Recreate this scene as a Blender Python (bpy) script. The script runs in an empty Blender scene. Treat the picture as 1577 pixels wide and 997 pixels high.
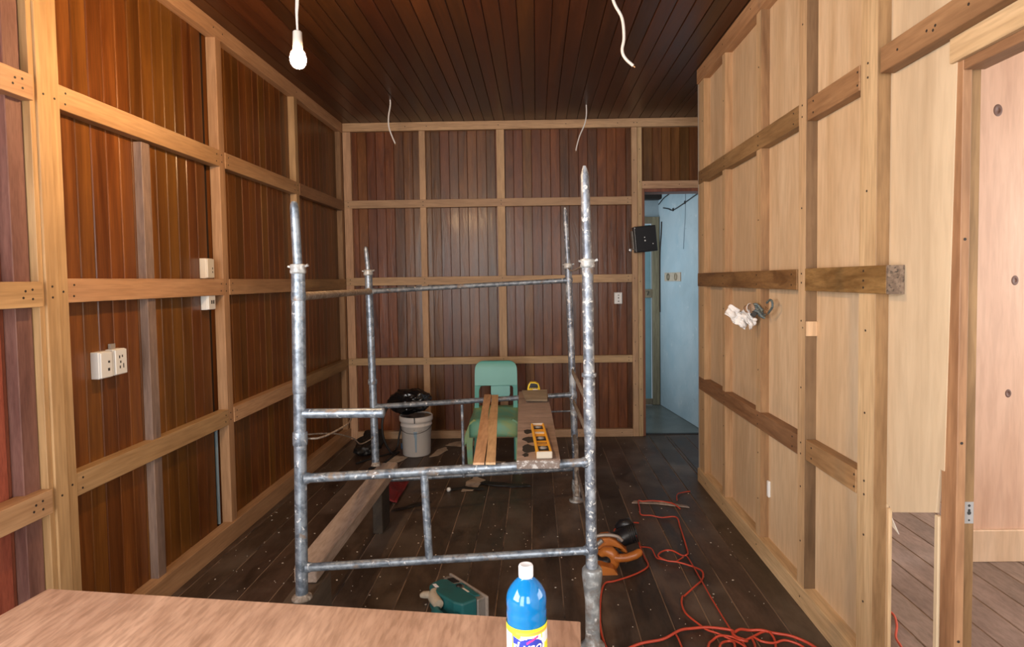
import bpy, bmesh, math, random
from mathutils import Vector, Matrix, noise
from mathutils.geometry import tessellate_polygon
random.seed(7)
S = bpy.context.scene
COL = S.collection
PI = math.pi

# ------------------------------------------------------------------ materials
def new_mat(name):
    m = bpy.data.materials.new(name); m.use_nodes = True
    nt = m.node_tree; b = nt.nodes['Principled BSDF']
    return m, nt, b

def N(nt, t, **kw):
    n = nt.nodes.new(t)
    for k, v in kw.items():
        if k in n.inputs: n.inputs[k].default_value = v
        else: setattr(n, k, v)
    return n

def ramp(nt, stops):
    r = nt.nodes.new('ShaderNodeValToRGB'); e = r.color_ramp.elements
    e[0].position, e[0].color = stops[0][0], (*stops[0][1], 1)
    e[1].position, e[1].color = stops[-1][0], (*stops[-1][1], 1)
    for p, c in stops[1:-1]:
        x = e.new(p); x.color = (*c, 1)
    return r

def plain(name, col, rough=.5, metal=0, spec=.5, emit=None, trans=0, coat=0):
    m, nt, b = new_mat(name)
    b.inputs['Base Color'].default_value = (*col, 1)
    b.inputs['Roughness'].default_value = rough
    b.inputs['Metallic'].default_value = metal
    b.inputs['Specular IOR Level'].default_value = spec
    b.inputs['Transmission Weight'].default_value = trans
    b.inputs['Coat Weight'].default_value = coat
    if emit:
        b.inputs['Emission Color'].default_value = (*emit[0], 1)
        b.inputs['Emission Strength'].default_value = emit[1]
    return m

def wood(name, dark, light, axis='z', rough=.5, freq=9, stretch=14, vv=.3, hv=.02, island=False,
         bump=.15, spec=.4, coat=0, coat_rough=.15, stain=0, stain_col=(.06, .04, .03), grain=.35, rr=.12):
    """Grained wood running along an axis; every piece gets its own cut of the grain."""
    m, nt, b = new_mat(name); L = nt.links.new
    tc = N(nt, 'ShaderNodeTexCoord')
    if island:
        g = N(nt, 'ShaderNodeNewGeometry'); rnd = g.outputs['Random Per Island']
    else:
        g = N(nt, 'ShaderNodeObjectInfo'); rnd = g.outputs['Random']
    mul = N(nt, 'ShaderNodeVectorMath', operation='MULTIPLY')
    cmb = N(nt, 'ShaderNodeCombineXYZ')
    for i in range(3): L(rnd, cmb.inputs[i])
    L(cmb.outputs[0], mul.inputs[0]); mul.inputs[1].default_value = (37., 53., 71.)
    add = N(nt, 'ShaderNodeVectorMath', operation='ADD')
    L(tc.outputs['Object'], add.inputs[0]); L(mul.outputs[0], add.inputs[1])
    mp = N(nt, 'ShaderNodeMapping'); L(add.outputs[0], mp.inputs[0])
    sc = [1., 1., 1.]; sc['xyz'.index(axis)] = 1. / stretch
    mp.inputs['Scale'].default_value = sc
    n1 = N(nt, 'ShaderNodeTexNoise'); n1.inputs['Scale'].default_value = freq
    n1.inputs['Detail'].default_value = 5; n1.inputs['Roughness'].default_value = .6; n1.inputs['Distortion'].default_value = .8
    L(mp.outputs[0], n1.inputs['Vector'])
    n2 = N(nt, 'ShaderNodeTexNoise'); n2.inputs['Scale'].default_value = freq * 9
    n2.inputs['Detail'].default_value = 3; n2.inputs['Distortion'].default_value = .3
    L(mp.outputs[0], n2.inputs['Vector'])
    r1 = ramp(nt, [(.3, dark), (.7, light)]); L(n1.outputs['Fac'], r1.inputs[0])
    mix = N(nt, 'ShaderNodeMixRGB', blend_type='MULTIPLY'); mix.inputs[0].default_value = grain
    r2 = ramp(nt, [(.35, (.45, .4, .36)), (.6, (1, 1, 1))]); L(n2.outputs['Fac'], r2.inputs[0])
    L(r1.outputs[0], mix.inputs[1]); L(r2.outputs[0], mix.inputs[2])
    col = mix.outputs[0]
    if stain:
        n3 = N(nt, 'ShaderNodeTexNoise'); n3.inputs['Scale'].default_value = 2.2; n3.inputs['Detail'].default_value = 6
        L(add.outputs[0], n3.inputs['Vector'])
        r3 = ramp(nt, [(.5, (0, 0, 0)), (.72, (stain,) * 3)]); L(n3.outputs['Fac'], r3.inputs[0])
        mx = N(nt, 'ShaderNodeMixRGB'); L(r3.outputs[0], mx.inputs[0]); L(col, mx.inputs[1])
        mx.inputs[2].default_value = (*stain_col, 1); col = mx.outputs[0]
    hs = N(nt, 'ShaderNodeHueSaturation')
    mr = N(nt, 'ShaderNodeMapRange'); mr.inputs['To Min'].default_value = 1 - vv; mr.inputs['To Max'].default_value = 1 + vv
    L(rnd, mr.inputs['Value']); L(mr.outputs[0], hs.inputs['Value'])
    wn = N(nt, 'ShaderNodeTexWhiteNoise', noise_dimensions='1D'); L(rnd, wn.inputs['W'])
    mh = N(nt, 'ShaderNodeMapRange'); mh.inputs['To Min'].default_value = .5 - hv; mh.inputs['To Max'].default_value = .5 + hv
    L(wn.outputs['Value'], mh.inputs['Value']); L(mh.outputs[0], hs.inputs['Hue'])
    L(col, hs.inputs['Color']); L(hs.outputs[0], b.inputs['Base Color'])
    rm = N(nt, 'ShaderNodeMapRange'); rm.inputs['To Min'].default_value = max(.05, rough - rr); rm.inputs['To Max'].default_value = rough + rr
    L(n1.outputs['Fac'], rm.inputs['Value']); L(rm.outputs[0], b.inputs['Roughness'])
    b.inputs['Specular IOR Level'].default_value = spec
    b.inputs['Coat Weight'].default_value = coat; b.inputs['Coat Roughness'].default_value = coat_rough
    if bump:
        bp = N(nt, 'ShaderNodeBump'); bp.inputs['Strength'].default_value = bump; bp.inputs['Distance'].default_value = .004
        L(n1.outputs['Fac'], bp.inputs['Height']); L(bp.outputs[0], b.inputs['Normal'])
        if coat: L(bp.outputs[0], b.inputs['Coat Normal'])
    return m

def spotted(name, base, spots, metal=0, rough=.5, scale=30, bump=.2, detail=6):
    """A base colour broken by patches of other colours (old paint, rust, dirt). spots: (noise scale factor, low, high, colour, is_metal)"""
    m, nt, b = new_mat(name); L = nt.links.new
    tc = N(nt, 'ShaderNodeTexCoord'); oi = N(nt, 'ShaderNodeObjectInfo')
    ad = N(nt, 'ShaderNodeVectorMath', operation='ADD'); L(tc.outputs['Object'], ad.inputs[0])
    ml = N(nt, 'ShaderNodeMath', operation='MULTIPLY'); ml.inputs[1].default_value = 40; L(oi.outputs['Random'], ml.inputs[0])
    L(ml.outputs[0], ad.inputs[1])
    col = None; met = None
    first = None
    for k, (sf, lo, hi, c, sm) in enumerate(spots):
        n = N(nt, 'ShaderNodeTexNoise'); n.inputs['Scale'].default_value = scale * sf; n.inputs['Detail'].default_value = detail
        n.inputs['Distortion'].default_value = .5; n.inputs['Roughness'].default_value = .65
        o2 = N(nt, 'ShaderNodeVectorMath', operation='ADD'); o2.inputs[1].default_value = (k * 7.3, k * 3.1, k * 5.7)
        L(ad.outputs[0], o2.inputs[0]); L(o2.outputs[0], n.inputs['Vector'])
        r = ramp(nt, [(lo, (0, 0, 0)), (hi, (1, 1, 1))]); L(n.outputs['Fac'], r.inputs[0])
        mx = N(nt, 'ShaderNodeMixRGB'); L(r.outputs[0], mx.inputs[0])
        if col is None: mx.inputs[1].default_value = (*base, 1)
        else: L(col, mx.inputs[1])
        mx.inputs[2].default_value = (*c, 1); col = mx.outputs[0]
        if metal:
            mm = N(nt, 'ShaderNodeMixRGB'); L(r.outputs[0], mm.inputs[0])
            if met is None: mm.inputs[1].default_value = (metal,) * 3 + (1,)
            else: L(met, mm.inputs[1])
            mm.inputs[2].default_value = (sm,) * 3 + (1,); met = mm.outputs[0]
        first = first or n
    L(col, b.inputs['Base Color'])
    if met: L(met, b.inputs['Metallic'])
    b.inputs['Roughness'].default_value = rough
    bp = N(nt, 'ShaderNodeBump'); bp.inputs['Strength'].default_value = bump; bp.inputs['Distance'].default_value = .003
    L(first.outputs['Fac'], bp.inputs['Height']); L(bp.outputs[0], b.inputs['Normal'])
    return m

M = {}
M['mahogany_z'] = wood('varnished mahogany boards', (.085, .026, .0045), (.215, .08, .014), 'z', rough=.36, freq=14, stretch=18, vv=.25, hv=.008, island=True, bump=.25, spec=.35, coat=.16, coat_rough=.2)
M['mahogany_back'] = wood('varnished mahogany back boards', (.068, .0215, .006), (.18, .063, .017), 'z', rough=.34, freq=16, stretch=9, vv=.3, hv=.012, island=True, bump=.6, spec=.28, coat=.14, coat_rough=.16)
M['lintel_boards'] = wood('lighter brown boards', (.10, .038, .009), (.23, .095, .024), 'z', rough=.4, freq=14, stretch=14, vv=.3, hv=.01, island=True, bump=.4, spec=.3)
M['ceiling'] = wood('varnished ceiling boards', (.038, .012, .0038), (.092, .030, .009), 'y', rough=.4, freq=9, stretch=18, vv=.3, hv=.008, island=True, bump=.2, spec=.35, coat=.15, coat_rough=.25)
M['redwood'] = wood('red primed boards', (.21, .055, .03), (.33, .098, .052), 'z', rough=.5, freq=18, stretch=6, vv=.15, hv=.01, island=True, bump=.3)
M['purple'] = wood('purple brown timber', (.13, .064, .048), (.25, .135, .10), 'z', rough=.5, freq=16, stretch=8, vv=.05, bump=.3)
for ax in 'xyz':
    M['timber_' + ax] = wood('new framing timber ' + ax, (.37, .20, .09), (.56, .35, .185), ax, rough=.5, freq=10, stretch=16, vv=.1, hv=.008, bump=.12, stain=.35, stain_col=(.3, .17, .08))
    M['brown_' + ax] = wood('brown framing timber ' + ax, (.2, .1, .045), (.42, .24, .115), ax, rough=.55, freq=9, stretch=10, vv=.1, hv=.01, bump=.15, stain=.4, stain_col=(.14, .08, .04))
    M['pale_' + ax] = wood('pale framing timber ' + ax, (.52, .33, .175), (.70, .49, .29), ax, rough=.55, freq=10, stretch=14, vv=.08, hv=.008, bump=.1)
for ax in 'xz': M['back_' + ax] = wood('back wall framing timber ' + ax, (.36, .215, .11), (.56, .36, .2), ax, rough=.55, freq=9, stretch=10, vv=.1, hv=.01, bump=.15, stain=.4, stain_col=(.25, .15, .08))
M['endgrain'] = spotted('cracked end grain', (.14, .095, .065), [(1, .45, .6, (.24, .17, .12), 0), (3, .55, .62, (.04, .03, .022), 0)], rough=.8, scale=30)
M['grey_z'] = wood('weathered grey timber', (.15, .11, .09), (.36, .26, .19), 'z', rough=.6, freq=14, stretch=10, vv=.05, bump=.2)
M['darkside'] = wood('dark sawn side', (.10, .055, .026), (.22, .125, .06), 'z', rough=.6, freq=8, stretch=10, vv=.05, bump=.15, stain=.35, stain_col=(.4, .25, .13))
M['dark_rail'] = wood('dark grained timber', (.14, .06, .022), (.36, .19, .08), 'y', rough=.45, freq=16, stretch=5, vv=.05, bump=.12)
M['ply'] = wood('pale plywood', (.56, .38, .22), (.71, .53, .35), 'z', rough=.6, freq=5, stretch=7, vv=.05, hv=.004, bump=.04, grain=.2)
M['ply_pale'] = wood('whitish plywood', (.52, .39, .25), (.66, .52, .35), 'z', rough=.6, freq=5, stretch=7, vv=.03, hv=.003, bump=.04, grain=.15)
M['pine'] = wood('pinkish pine boards', (.58, .39, .24), (.73, .53, .36), 'z', rough=.5, freq=5, stretch=9, vv=.02, bump=.03, grain=.2)
M['floor'] = wood('worn dark floor boards', (.03, .0195, .0135), (.10, .065, .046), 'y', rough=.45, freq=8, stretch=3.5, vv=.22, hv=.008, island=True, bump=.4, spec=.3, stain=.75, stain_col=(.155, .12, .095), rr=.16)
M['floor_daylit'] = wood('dusty floor boards with daylight in the colour', (.15, .105, .085), (.26, .185, .15), 'y', rough=.6, freq=8, stretch=3.5, vv=.12, hv=.006, island=True, bump=.4, spec=.3)  # same boards as the main floor, colour raised to carry the stronger daylight
M['floor_gap'] = spotted('dusty gap', (.26, .175, .115), [(1, .5, .65, (.03, .02, .015), 0)], rough=.9, scale=3)
M['jamb_z'] = wood('reddish door jamb', (.11, .035, .016), (.2, .08, .035), 'z', rough=.5, freq=12, stretch=12)
M['nail'] = plain('nail head', (.03, .02, .015), .6)
M['knot'] = plain('dark knot', (.16, .085, .065), .6)
M['tabletop'] = wood('pinkish brown plywood top', (.31, .18, .115), (.50, .325, .225), 'y', rough=.55, freq=11, stretch=6, vv=.02, bump=.1, stain=.5, stain_col=(.24, .14, .10), grain=.5)
M['tableleg'] = wood('rough table leg', (.2, .1, .05), (.36, .2, .1), 'z', rough=.6)
M['galv'] = spotted('paint spattered galvanised steel', (.30, .35, .41), [(1.2, .42, .60, (.13, .16, .20), .6), (.4, .57, .68, (.22, .165, .125), .1), (1.7, .61, .66, (.58, .6, .62), .0)], metal=.6, rough=.42, scale=26, bump=.15)
M['galv_white'] = spotted('whitewashed galvanised steel', (.27, .31, .37), [(1.2, .42, .60, (.13, .15, .19), .6), (.5, .5, .66, (.40, .44, .48), 0), (.5, .60, .68, (.20, .15, .115), .1), (1.8, .57, .62, (.62, .64, .64), 0)], metal=.55, rough=.45, scale=24, bump=.2)
M['rusty'] = spotted('dusty rusted steel', (.22, .17, .13), [(1.5, .45, .6, (.36, .31, .26), 0), (1, .55, .7, (.1, .07, .05), .2)], metal=.2, rough=.7, scale=30)
M['plaster_sleeve'] = spotted('cement crusted steel', (.30, .32, .33), [(1, .45, .6, (.5, .52, .52), 0), (.7, .5, .64, (.19, .15, .125), 0), (2, .58, .66, (.7, .7, .69), 0)], metal=.35, rough=.35, scale=14)
M['plank_old'] = wood('old grey plank', (.3, .235, .185), (.48, .395, .32), 'y', rough=.75, freq=9, stretch=6, vv=.03, bump=.2)
M['strip'] = wood('tan plywood strip', (.46, .27, .15), (.64, .41, .25), 'y', rough=.65, freq=9, stretch=8, vv=.05, bump=.08)
M['wideboard'] = wood('dusty brown board', (.22, .175, .145), (.38, .31, .255), 'x', rough=.8, freq=16, stretch=5, vv=.05, bump=.25)
M['offcut'] = wood('brown dusty offcut', (.13, .09, .06), (.27, .2, .145), 'x', rough=.8, freq=16, stretch=5, bump=.25)
M['lip'] = spotted('dusty sawn edge', (.17, .13, .11), [(2, .5, .6, (.42, .4, .38), 0)], rough=.8, scale=30)
M['burn'] = plain('scorched black', (.012, .01, .01), .8)
M['teal'] = spotted('teal paint', (.115, .40, .36), [(.3, .45, .7, (.13, .43, .39), 0)], rough=.4, scale=8, bump=.03)
M['teal_worn'] = spotted('worn green teal paint', (.14, .36, .26), [(.6, .42, .6, (.26, .34, .13), 0), (1.2, .6, .72, (.36, .3, .14), 0)], rough=.5, scale=6, bump=.05)
M['bucket'] = spotted('scuffed white plastic', (.62, .57, .52), [(1, .58, .75, (.42, .37, .32), 0), (4, .66, .72, (.3, .26, .22), 0)], rough=.45, scale=9, bump=.03)
M['bluegrey'] = plain('blue grey smear', (.2, .29, .36), .5)
M['blackbag'] = plain('glossy black plastic', (.008, .008, .009), .22, spec=.6)
M['black'] = plain('black plastic', (.009, .009, .011), .38)
M['blackmetal'] = plain('black painted metal', (.008, .008, .009), .3)
M['rubber'] = plain('black rubber', (.012, .011, .011), .55)
M['white'] = plain('white plastic', (.74, .74, .72), .35)
M['slot'] = plain('dark slot', (.03, .03, .03), .6)
M['cream'] = plain('cream plastic', (.66, .6, .5), .4)
M['clear'] = plain('clear tape', (.6, .55, .5), .2, trans=.6)
M['orange_cord'] = plain('orange red cord sheath', (.5, .06, .03), .4)
M['orange'] = spotted('orange tool plastic', (.42, .13, .022), [(1, .5, .75, (.3, .085, .018), 0), (3, .64, .7, (.5, .3, .18), 0)], rough=.35, scale=14, bump=.08)
M['tealtool'] = spotted('teal tool casing', (.012, .10, .105), [(1, .5, .75, (.016, .075, .08), 0)], rough=.38, scale=14, bump=.08)
M['toolgrey'] = spotted('grey tool metal', (.24, .22, .2), [(1, .5, .7, (.14, .125, .11), 0)], metal=.3, rough=.45, scale=25)
M['soleplate'] = spotted('dusty aluminium sole', (.36, .31, .27), [(1, .5, .7, (.24, .2, .17), .3)], metal=.4, rough=.5, scale=20)
M['beige'] = spotted('dusty beige plastic', (.4, .34, .26), [(1, .5, .7, (.27, .22, .16), 0)], rough=.6, scale=20)
M['yellow_level'] = spotted('scuffed yellow level body', (.72, .36, .025), [(1.5, .58, .7, (.5, .25, .05), 0)], rough=.4, scale=18, bump=.05)
M['vial'] = plain('green vial liquid', (.16, .2, .06), .1)
M['level_end'] = plain('pale end cap', (.42, .37, .3), .5)
M['tape_yellow'] = plain('yellow tape measure', (.75, .55, .02), .35)
M['red'] = plain('red cloth', (.2, .012, .012), .7)
M['scrap_tan'] = spotted('torn tan paper', (.42, .32, .23), [(1, .5, .7, (.26, .19, .14), 0)], rough=.9, scale=20)
M['chip'] = plain('pale chips', (.6, .52, .42), .8)
M['cord_white'] = plain('white cable sheath', (.7, .68, .66), .4)
M['copper'] = plain('bare copper', (.35, .2, .1), .4, metal=.7)
M['bulb'] = plain('lit bulb', (1, .9, .75), .3, emit=((1, .61, .29), 1250.))
M['socket'] = plain('white lamp holder', (.72, .7, .66), .4)
M['bluewall'] = spotted('weathered pale blue paint', (.36, .46, .51), [(.35, .42, .66, (.25, .35, .40), 0), (1.1, .5, .7, (.30, .42, .48), 0), (2.4, .62, .68, (.44, .52, .55), 0), (3.2, .68, .71, (.12, .16, .18), 0)], rough=.35, scale=3.2, bump=.5)
M['tealdoor'] = spotted('faded teal door', (.2, .36, .4), [(.5, .45, .7, (.16, .3, .35), 0)], rough=.5, scale=4, bump=.1)
M['olive'] = wood('olive painted timber', (.16, .14, .09), (.27, .235, .15), 'z', rough=.6, freq=12, stretch=10)
M['concrete'] = spotted('dark polished concrete', (.075, .085, .078), [(1, .4, .7, (.12, .132, .12), 0), (.6, .5, .7, (.05, .055, .05), 0)], rough=.3, scale=5, bump=.1)
M['darkbrown'] = wood('dark stained block', (.035, .023, .016), (.08, .055, .04), 'y', rough=.7)
M['dark'] = plain('dark timber', (.02, .014, .01), .7)
M['wallpaint'] = plain('off white wall', (.55, .5, .44), .8)
M['steel'] = plain('zinc plate', (.6, .61, .62), .35, metal=.6)
M['rag'] = plain('white cloth', (.74, .72, .7), .8)
M['bluewire'] = spotted('dusty blue grey cable', (.07, .1, .115), [(2, .5, .62, (.22, .22, .15), 0)], rough=.5, scale=60)
M['cardboard'] = plain('brown paper cup', (.36, .22, .13), .7)
M['capwhite'] = plain('white screw cap', (.72, .76, .82), .3)
M['lb_yellow'] = plain('label yellow', (.78, .74, .04), .35)
M['lb_white'] = plain('label white', (.74, .74, .78), .35)
M['lb_blue'] = plain('label blue', (.03, .05, .42), .35)
M['lb_magenta'] = plain('label magenta', (.6, .05, .3), .35)
M['lb_orange'] = plain('label orange', (.85, .4, .08), .35)
m, nt, b = new_mat('blue cleaner in clear plastic')
b.inputs['Base Color'].default_value = (.006, .25, .66, 1); b.inputs['Roughness'].default_value = .08
b.inputs['Transmission Weight'].default_value = .4; b.inputs['IOR'].default_value = 1.35; b.inputs['Coat Weight'].default_value = .6; b.inputs['Coat Roughness'].default_value = .05
M['bottle'] = m

# ------------------------------------------------------------------ mesh helpers
class MB:
    def __init__(s): s.v = []; s.f = []; s.m = []; s.sm = []
    def add(s, vs, fs, mi=0, smooth=False):
        o = len(s.v); s.v += [tuple(p) for p in vs]
        for f in fs:
            s.f.append(tuple(i + o for i in f)); s.m.append(mi); s.sm.append(smooth)
        return s
    def box(s, x0, x1, y0, y1, z0, z1, mi=0):
        vs = [(x, y, z) for x in (x0, x1) for y in (y0, y1) for z in (z0, z1)]
        return s.add(vs, [(0, 1, 3, 2), (4, 6, 7, 5), (0, 4, 5, 1), (2, 3, 7, 6), (0, 2, 6, 4), (1, 5, 7, 3)], mi)
    def obox(s, c, size, R, mi=0):
        """box of size about c, turned by the 3x3 matrix R"""
        c = Vector(c); vs = []
        for a in (-.5, .5):
            for b_ in (-.5, .5):
                for d in (-.5, .5): vs.append(c + R @ Vector((a * size[0], b_ * size[1], d * size[2])))
        return s.add(vs, [(0, 1, 3, 2), (4, 6, 7, 5), (0, 4, 5, 1), (2, 3, 7, 6), (0, 2, 6, 4), (1, 5, 7, 3)], mi)
    def path(s, pts, r, n=8, mi=0, cap=True):
        """tube through pts; r a number or one per point"""
        pts = [Vector(p) for p in pts]; k = len(pts)
        rs = r if isinstance(r, (list, tuple)) else [r] * k
        t0 = (pts[1] - pts[0]).normalized()
        up = Vector((0, 0, 1)) if abs(t0.z) < .9 else Vector((1, 0, 0))
        a = t0.cross(up).normalized(); vs = []; fs = []
        for i in range(k):
            t = (pts[min(i + 1, k - 1)] - pts[max(i - 1, 0)])
            if t.length < 1e-9: t = t0
            t.normalize(); a = (a - t * a.dot(t))
            if a.length < 1e-6: a = t.orthogonal()
            a.normalize(); b_ = t.cross(a)
            for j in range(n):
                w = 2 * PI * j / n
                vs.append(pts[i] + (a * math.cos(w) + b_ * math.sin(w)) * rs[i])
        for i in range(k - 1):
            for j in range(n):
                fs.append((i * n + j, i * n + (j + 1) % n, (i + 1) * n + (j + 1) % n, (i + 1) * n + j))
        s.add(vs, fs, mi, True)
        if cap:
            s.add(vs[:n], [tuple(range(n - 1, -1, -1))], mi); s.add(vs[-n:], [tuple(range(n))], mi)
        return s
    def cyl(s, p0, p1, r, n=16, mi=0): return s.path([p0, p1], r, n, mi)
    def lathe(s, prof, c, n=32, mi=0, axis=None, a0=0, a1=2 * PI, R=None):
        """prof: (r, z) pairs turned about the z axis through c (or R's z)"""
        vs = []; fs = []; full = abs(a1 - a0 - 2 * PI) < 1e-6
        k = n if full else n + 1
        R = R or Matrix.Identity(3); c = Vector(c)
        for r, z in prof:
            for j in range(k):
                w = a0 + (a1 - a0) * j / n
                vs.append(c + R @ Vector((r * math.cos(w), r * math.sin(w), z)))
        for i in range(len(prof) - 1):
            for j in range(n):
                j2 = (j + 1) % k
                fs.append((i * k + j, i * k + j2, (i + 1) * k + j2, (i + 1) * k + j))
        return s.add(vs, fs, mi, True)
    def plate(s, outer, t, xf, holes=(), mi=0, smooth=False):
        """flat outline (u, v) pairs given thickness t; xf(u, v, w) places it"""
        loops = [[Vector((u, v, 0)) for u, v in outer]] + [[Vector((u, v, 0)) for u, v in h] for h in holes]
        flat = [p for l in loops for p in l]; n = len(flat)
        tris = tessellate_polygon(loops)
        vs = [xf(p.x, p.y, 0) for p in flat] + [xf(p.x, p.y, t) for p in flat]
        fs = [tuple(q) for q in tris] + [tuple(i + n for i in reversed(q)) for q in tris]
        o = 0
        for l in loops:
            k = len(l)
            for i in range(k):
                a, b_ = o + i, o + (i + 1) % k; fs.append((a, b_, b_ + n, a + n))
            o += k
        return s.add(vs, fs, mi, smooth)
    def build(s, name, mats, parent=None, bevel=0, seg=1, loc=None):
        me = bpy.data.meshes.new(name)
        vs = s.v
        if loc is not None:
            lx = Vector(loc); vs = [tuple(Vector(p) - lx) for p in s.v]
        me.from_pydata(vs, [], s.f); me.update()
        for mm in (mats if isinstance(mats, (list, tuple)) else [mats]): me.materials.append(M[mm] if isinstance(mm, str) else mm)
        for p, mi, sm in zip(me.polygons, s.m, s.sm): p.material_index = mi; p.use_smooth = sm
        bm = bmesh.new(); bm.from_mesh(me)
        bmesh.ops.recalc_face_normals(bm, faces=bm.faces); bm.to_mesh(me); bm.free()
        o = bpy.data.objects.new(name, me); COL.objects.link(o)
        if loc is not None: o.location = loc
        if parent is not None:
            o.parent = parent
            o.matrix_parent_inverse = Matrix.Translation(-Vector(parent.location))
        if bevel:
            md = o.modifiers.new('edge', 'BEVEL'); md.width = bevel; md.segments = seg; md.limit_method = 'ANGLE'; md.angle_limit = .6
        return o

def tag(o, label=None, cat=None, group=None, kind=None):
    if label: o['label'] = label
    if cat: o['category'] = cat
    if group: o['group'] = group
    if kind: o['kind'] = kind
    return o

def thing(name, loc, label, cat, group=None):
    o = bpy.data.objects.new(name, None); COL.objects.link(o); o.location = loc; o.empty_display_size = .1
    return tag(o, label, cat, group)

def struct(o, label=None, cat=None): return tag(o, label, cat, None, 'structure')

def smooth_path(pts, k=6):
    pts = [Vector(p) for p in pts]; out = []
    n = len(pts)
    for i in range(n - 1):
        p0, p1, p2, p3 = pts[max(i - 1, 0)], pts[i], pts[i + 1], pts[min(i + 2, n - 1)]
        for j in range(k):
            t = j / k
            out.append(.5 * ((2 * p1) + (p2 - p0) * t + (2 * p0 - 5 * p1 + 4 * p2 - p3) * t * t + (3 * p1 - p0 - 3 * p2 + p3) * t ** 3))
    out.append(pts[-1]); return out

def rot(axis, a): return Matrix.Rotation(a, 3, axis)

# ------------------------------------------------------------------ room constants (metres, camera eye over the origin)
XL, XR, YB, H = -1.791, 1.188, 5.81, 2.985       # faces of the framing timbers, ceiling height
PL, PR, PB = -1.838, 1.233, 5.855                # faces of the sheathing behind them
RAILS = [(.685, .775), (1.437, 1.530), (2.170, 2.262)]

def boards(mb, u0, u1, w, place, v0, v1, gap=.0012, ch=.0034, dep=.006, jit=.0008, mi=0, rnd=None):
    """vertical-joint boards with chamfered edges; place(u, v, depth) -> point, depth grows into the wall"""
    rnd = rnd or random; u = u0
    while u < u1 - 1e-4:
        ww = w * rnd.uniform(.96, 1.04); e = min(u + ww, u1)
        a, b_ = rnd.uniform(-jit, jit), rnd.uniform(-jit, jit)
        us = [(u + gap, dep), (u + gap + .0005, ch), (u + gap + ch, a), (e - gap - ch, b_), (e - gap - .0005, ch), (e - gap, dep)]
        if us[3][0] > us[2][0]:
            vs = [place(q, v0, d) for q, d in us] + [place(q, v1, d) for q, d in us]
            mb.add(vs, [(i, i + 1, i + 7, i + 6) for i in range(5)], mi)
        u = e

def nails(mb, pts, axis, r=.0045, t=.0012, mi=1):
    for p in pts:
        p = Vector(p); d = Vector([1 if i == axis[0] else 0 for i in range(3)]) * axis[1]
        mb.cyl(p - d * .002, p + d * t, r, 8, mi)
# ================================================================== the room
def timber(parent, name, x0, x1, y0, y1, z0, z1, mat, nl=(), ax=(0, 1), side=None):
    mb = MB().box(x0, x1, y0, y1, z0, z1)
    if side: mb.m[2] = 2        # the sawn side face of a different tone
    nails(mb, nl, ax)
    return mb.build(name, [mat, 'nail'] + ([side] if side else []), parent, bevel=.0022)

# floor: boards running away from the camera, dusty gaps between them
mb = MB(); rf_ = random.Random(3)
boards(mb, -2.05, 1.236, .155, lambda u, v, d: (u, v, -d), -1.7, 5.86, gap=.0022, ch=.003, dep=.005, jit=.0006, rnd=rf_)
boards(mb, 1.236, 1.95, .155, lambda u, v, d: (u, v, -d), 4.52, 5.86, gap=.0022, ch=.003, dep=.005, jit=.0006, rnd=rf_)
mb.box(-2.05, 1.236, -1.7, 5.86, -.06, -.0035, 1).box(1.236, 1.95, 4.52, 5.86, -.06, -.0035, 1)
struct(mb.build('floor', ['floor', 'floor_gap']), 'dark worn wooden board floor', 'floor')
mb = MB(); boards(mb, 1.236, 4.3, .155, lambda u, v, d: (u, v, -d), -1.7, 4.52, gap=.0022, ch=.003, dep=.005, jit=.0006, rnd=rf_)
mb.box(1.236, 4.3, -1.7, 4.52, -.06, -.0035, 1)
struct(mb.build('floor_adjoining', ['floor_daylit', 'floor_gap']), 'dusty board floor, painted daylight-bright, of the room right of the partition', 'floor')
# ceiling
mb = MB(); rc_ = random.Random(5); boards(mb, -2.0, 1.3, .096, lambda u, v, d: (u, v, H + d), -1.7, 5.9, rnd=rc_)
boards(mb, 1.3, 1.95, .096, lambda u, v, d: (u, v, H + d), 4.4, 5.9, rnd=rc_)
mb.box(-2.0, 1.4, -1.7, 5.9, H + .008, H + .06).box(1.4, 1.95, 4.4, 5.9, H + .008, H + .06)
struct(mb.build('ceiling', 'ceiling'), 'dark varnished tongue and groove wood ceiling', 'ceiling')

# ---- left wall
rl_ = random.Random(11); mb = MB(); boards(mb, 2.3, 3.455, .089, lambda u, v, d: (PL - d, u, v), 0, H, rnd=rl_); boards(mb, 3.53, 5.86, .089, lambda u, v, d: (PL - d, u, v), 0, H, rnd=rl_)
mb.box(PL - .06, PL - .0065, 2.2, 3.455, 0, H).box(PL - .06, PL - .0065, 3.53, 5.86, 0, H).box(PL - .06, PL - .035, 3.455, 3.53, 0, H, 1)
wl = struct(mb.build('wall_left', ['mahogany_z', 'dark']), 'glossy mahogany board wall on the left with light timber framing', 'wall')
mb = MB(); W0, W1, WZ0, WZ1 = -1.0, .75, .95, 2.35       # opening added beside the camera to brighten the right wall
for a, b_, z0, z1 in ((-1.7, W0, 0, H), (W0, W1, 0, WZ0), (W0, W1, WZ1, H), (W1, 2.06, 0, H)):
    boards(mb, a, b_ + (.045 if b_ > 2 else 0), .21, lambda u, v, d: (PL - .012 - d, u, v), z0, z1, jit=.002, rnd=random.Random(4))
    mb.box(PL - .06, PL - .0195, a, b_ if b_ < 2 else 2.2, z0, z1)
mb.build('red_panelling', 'redwood', wl)
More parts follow.
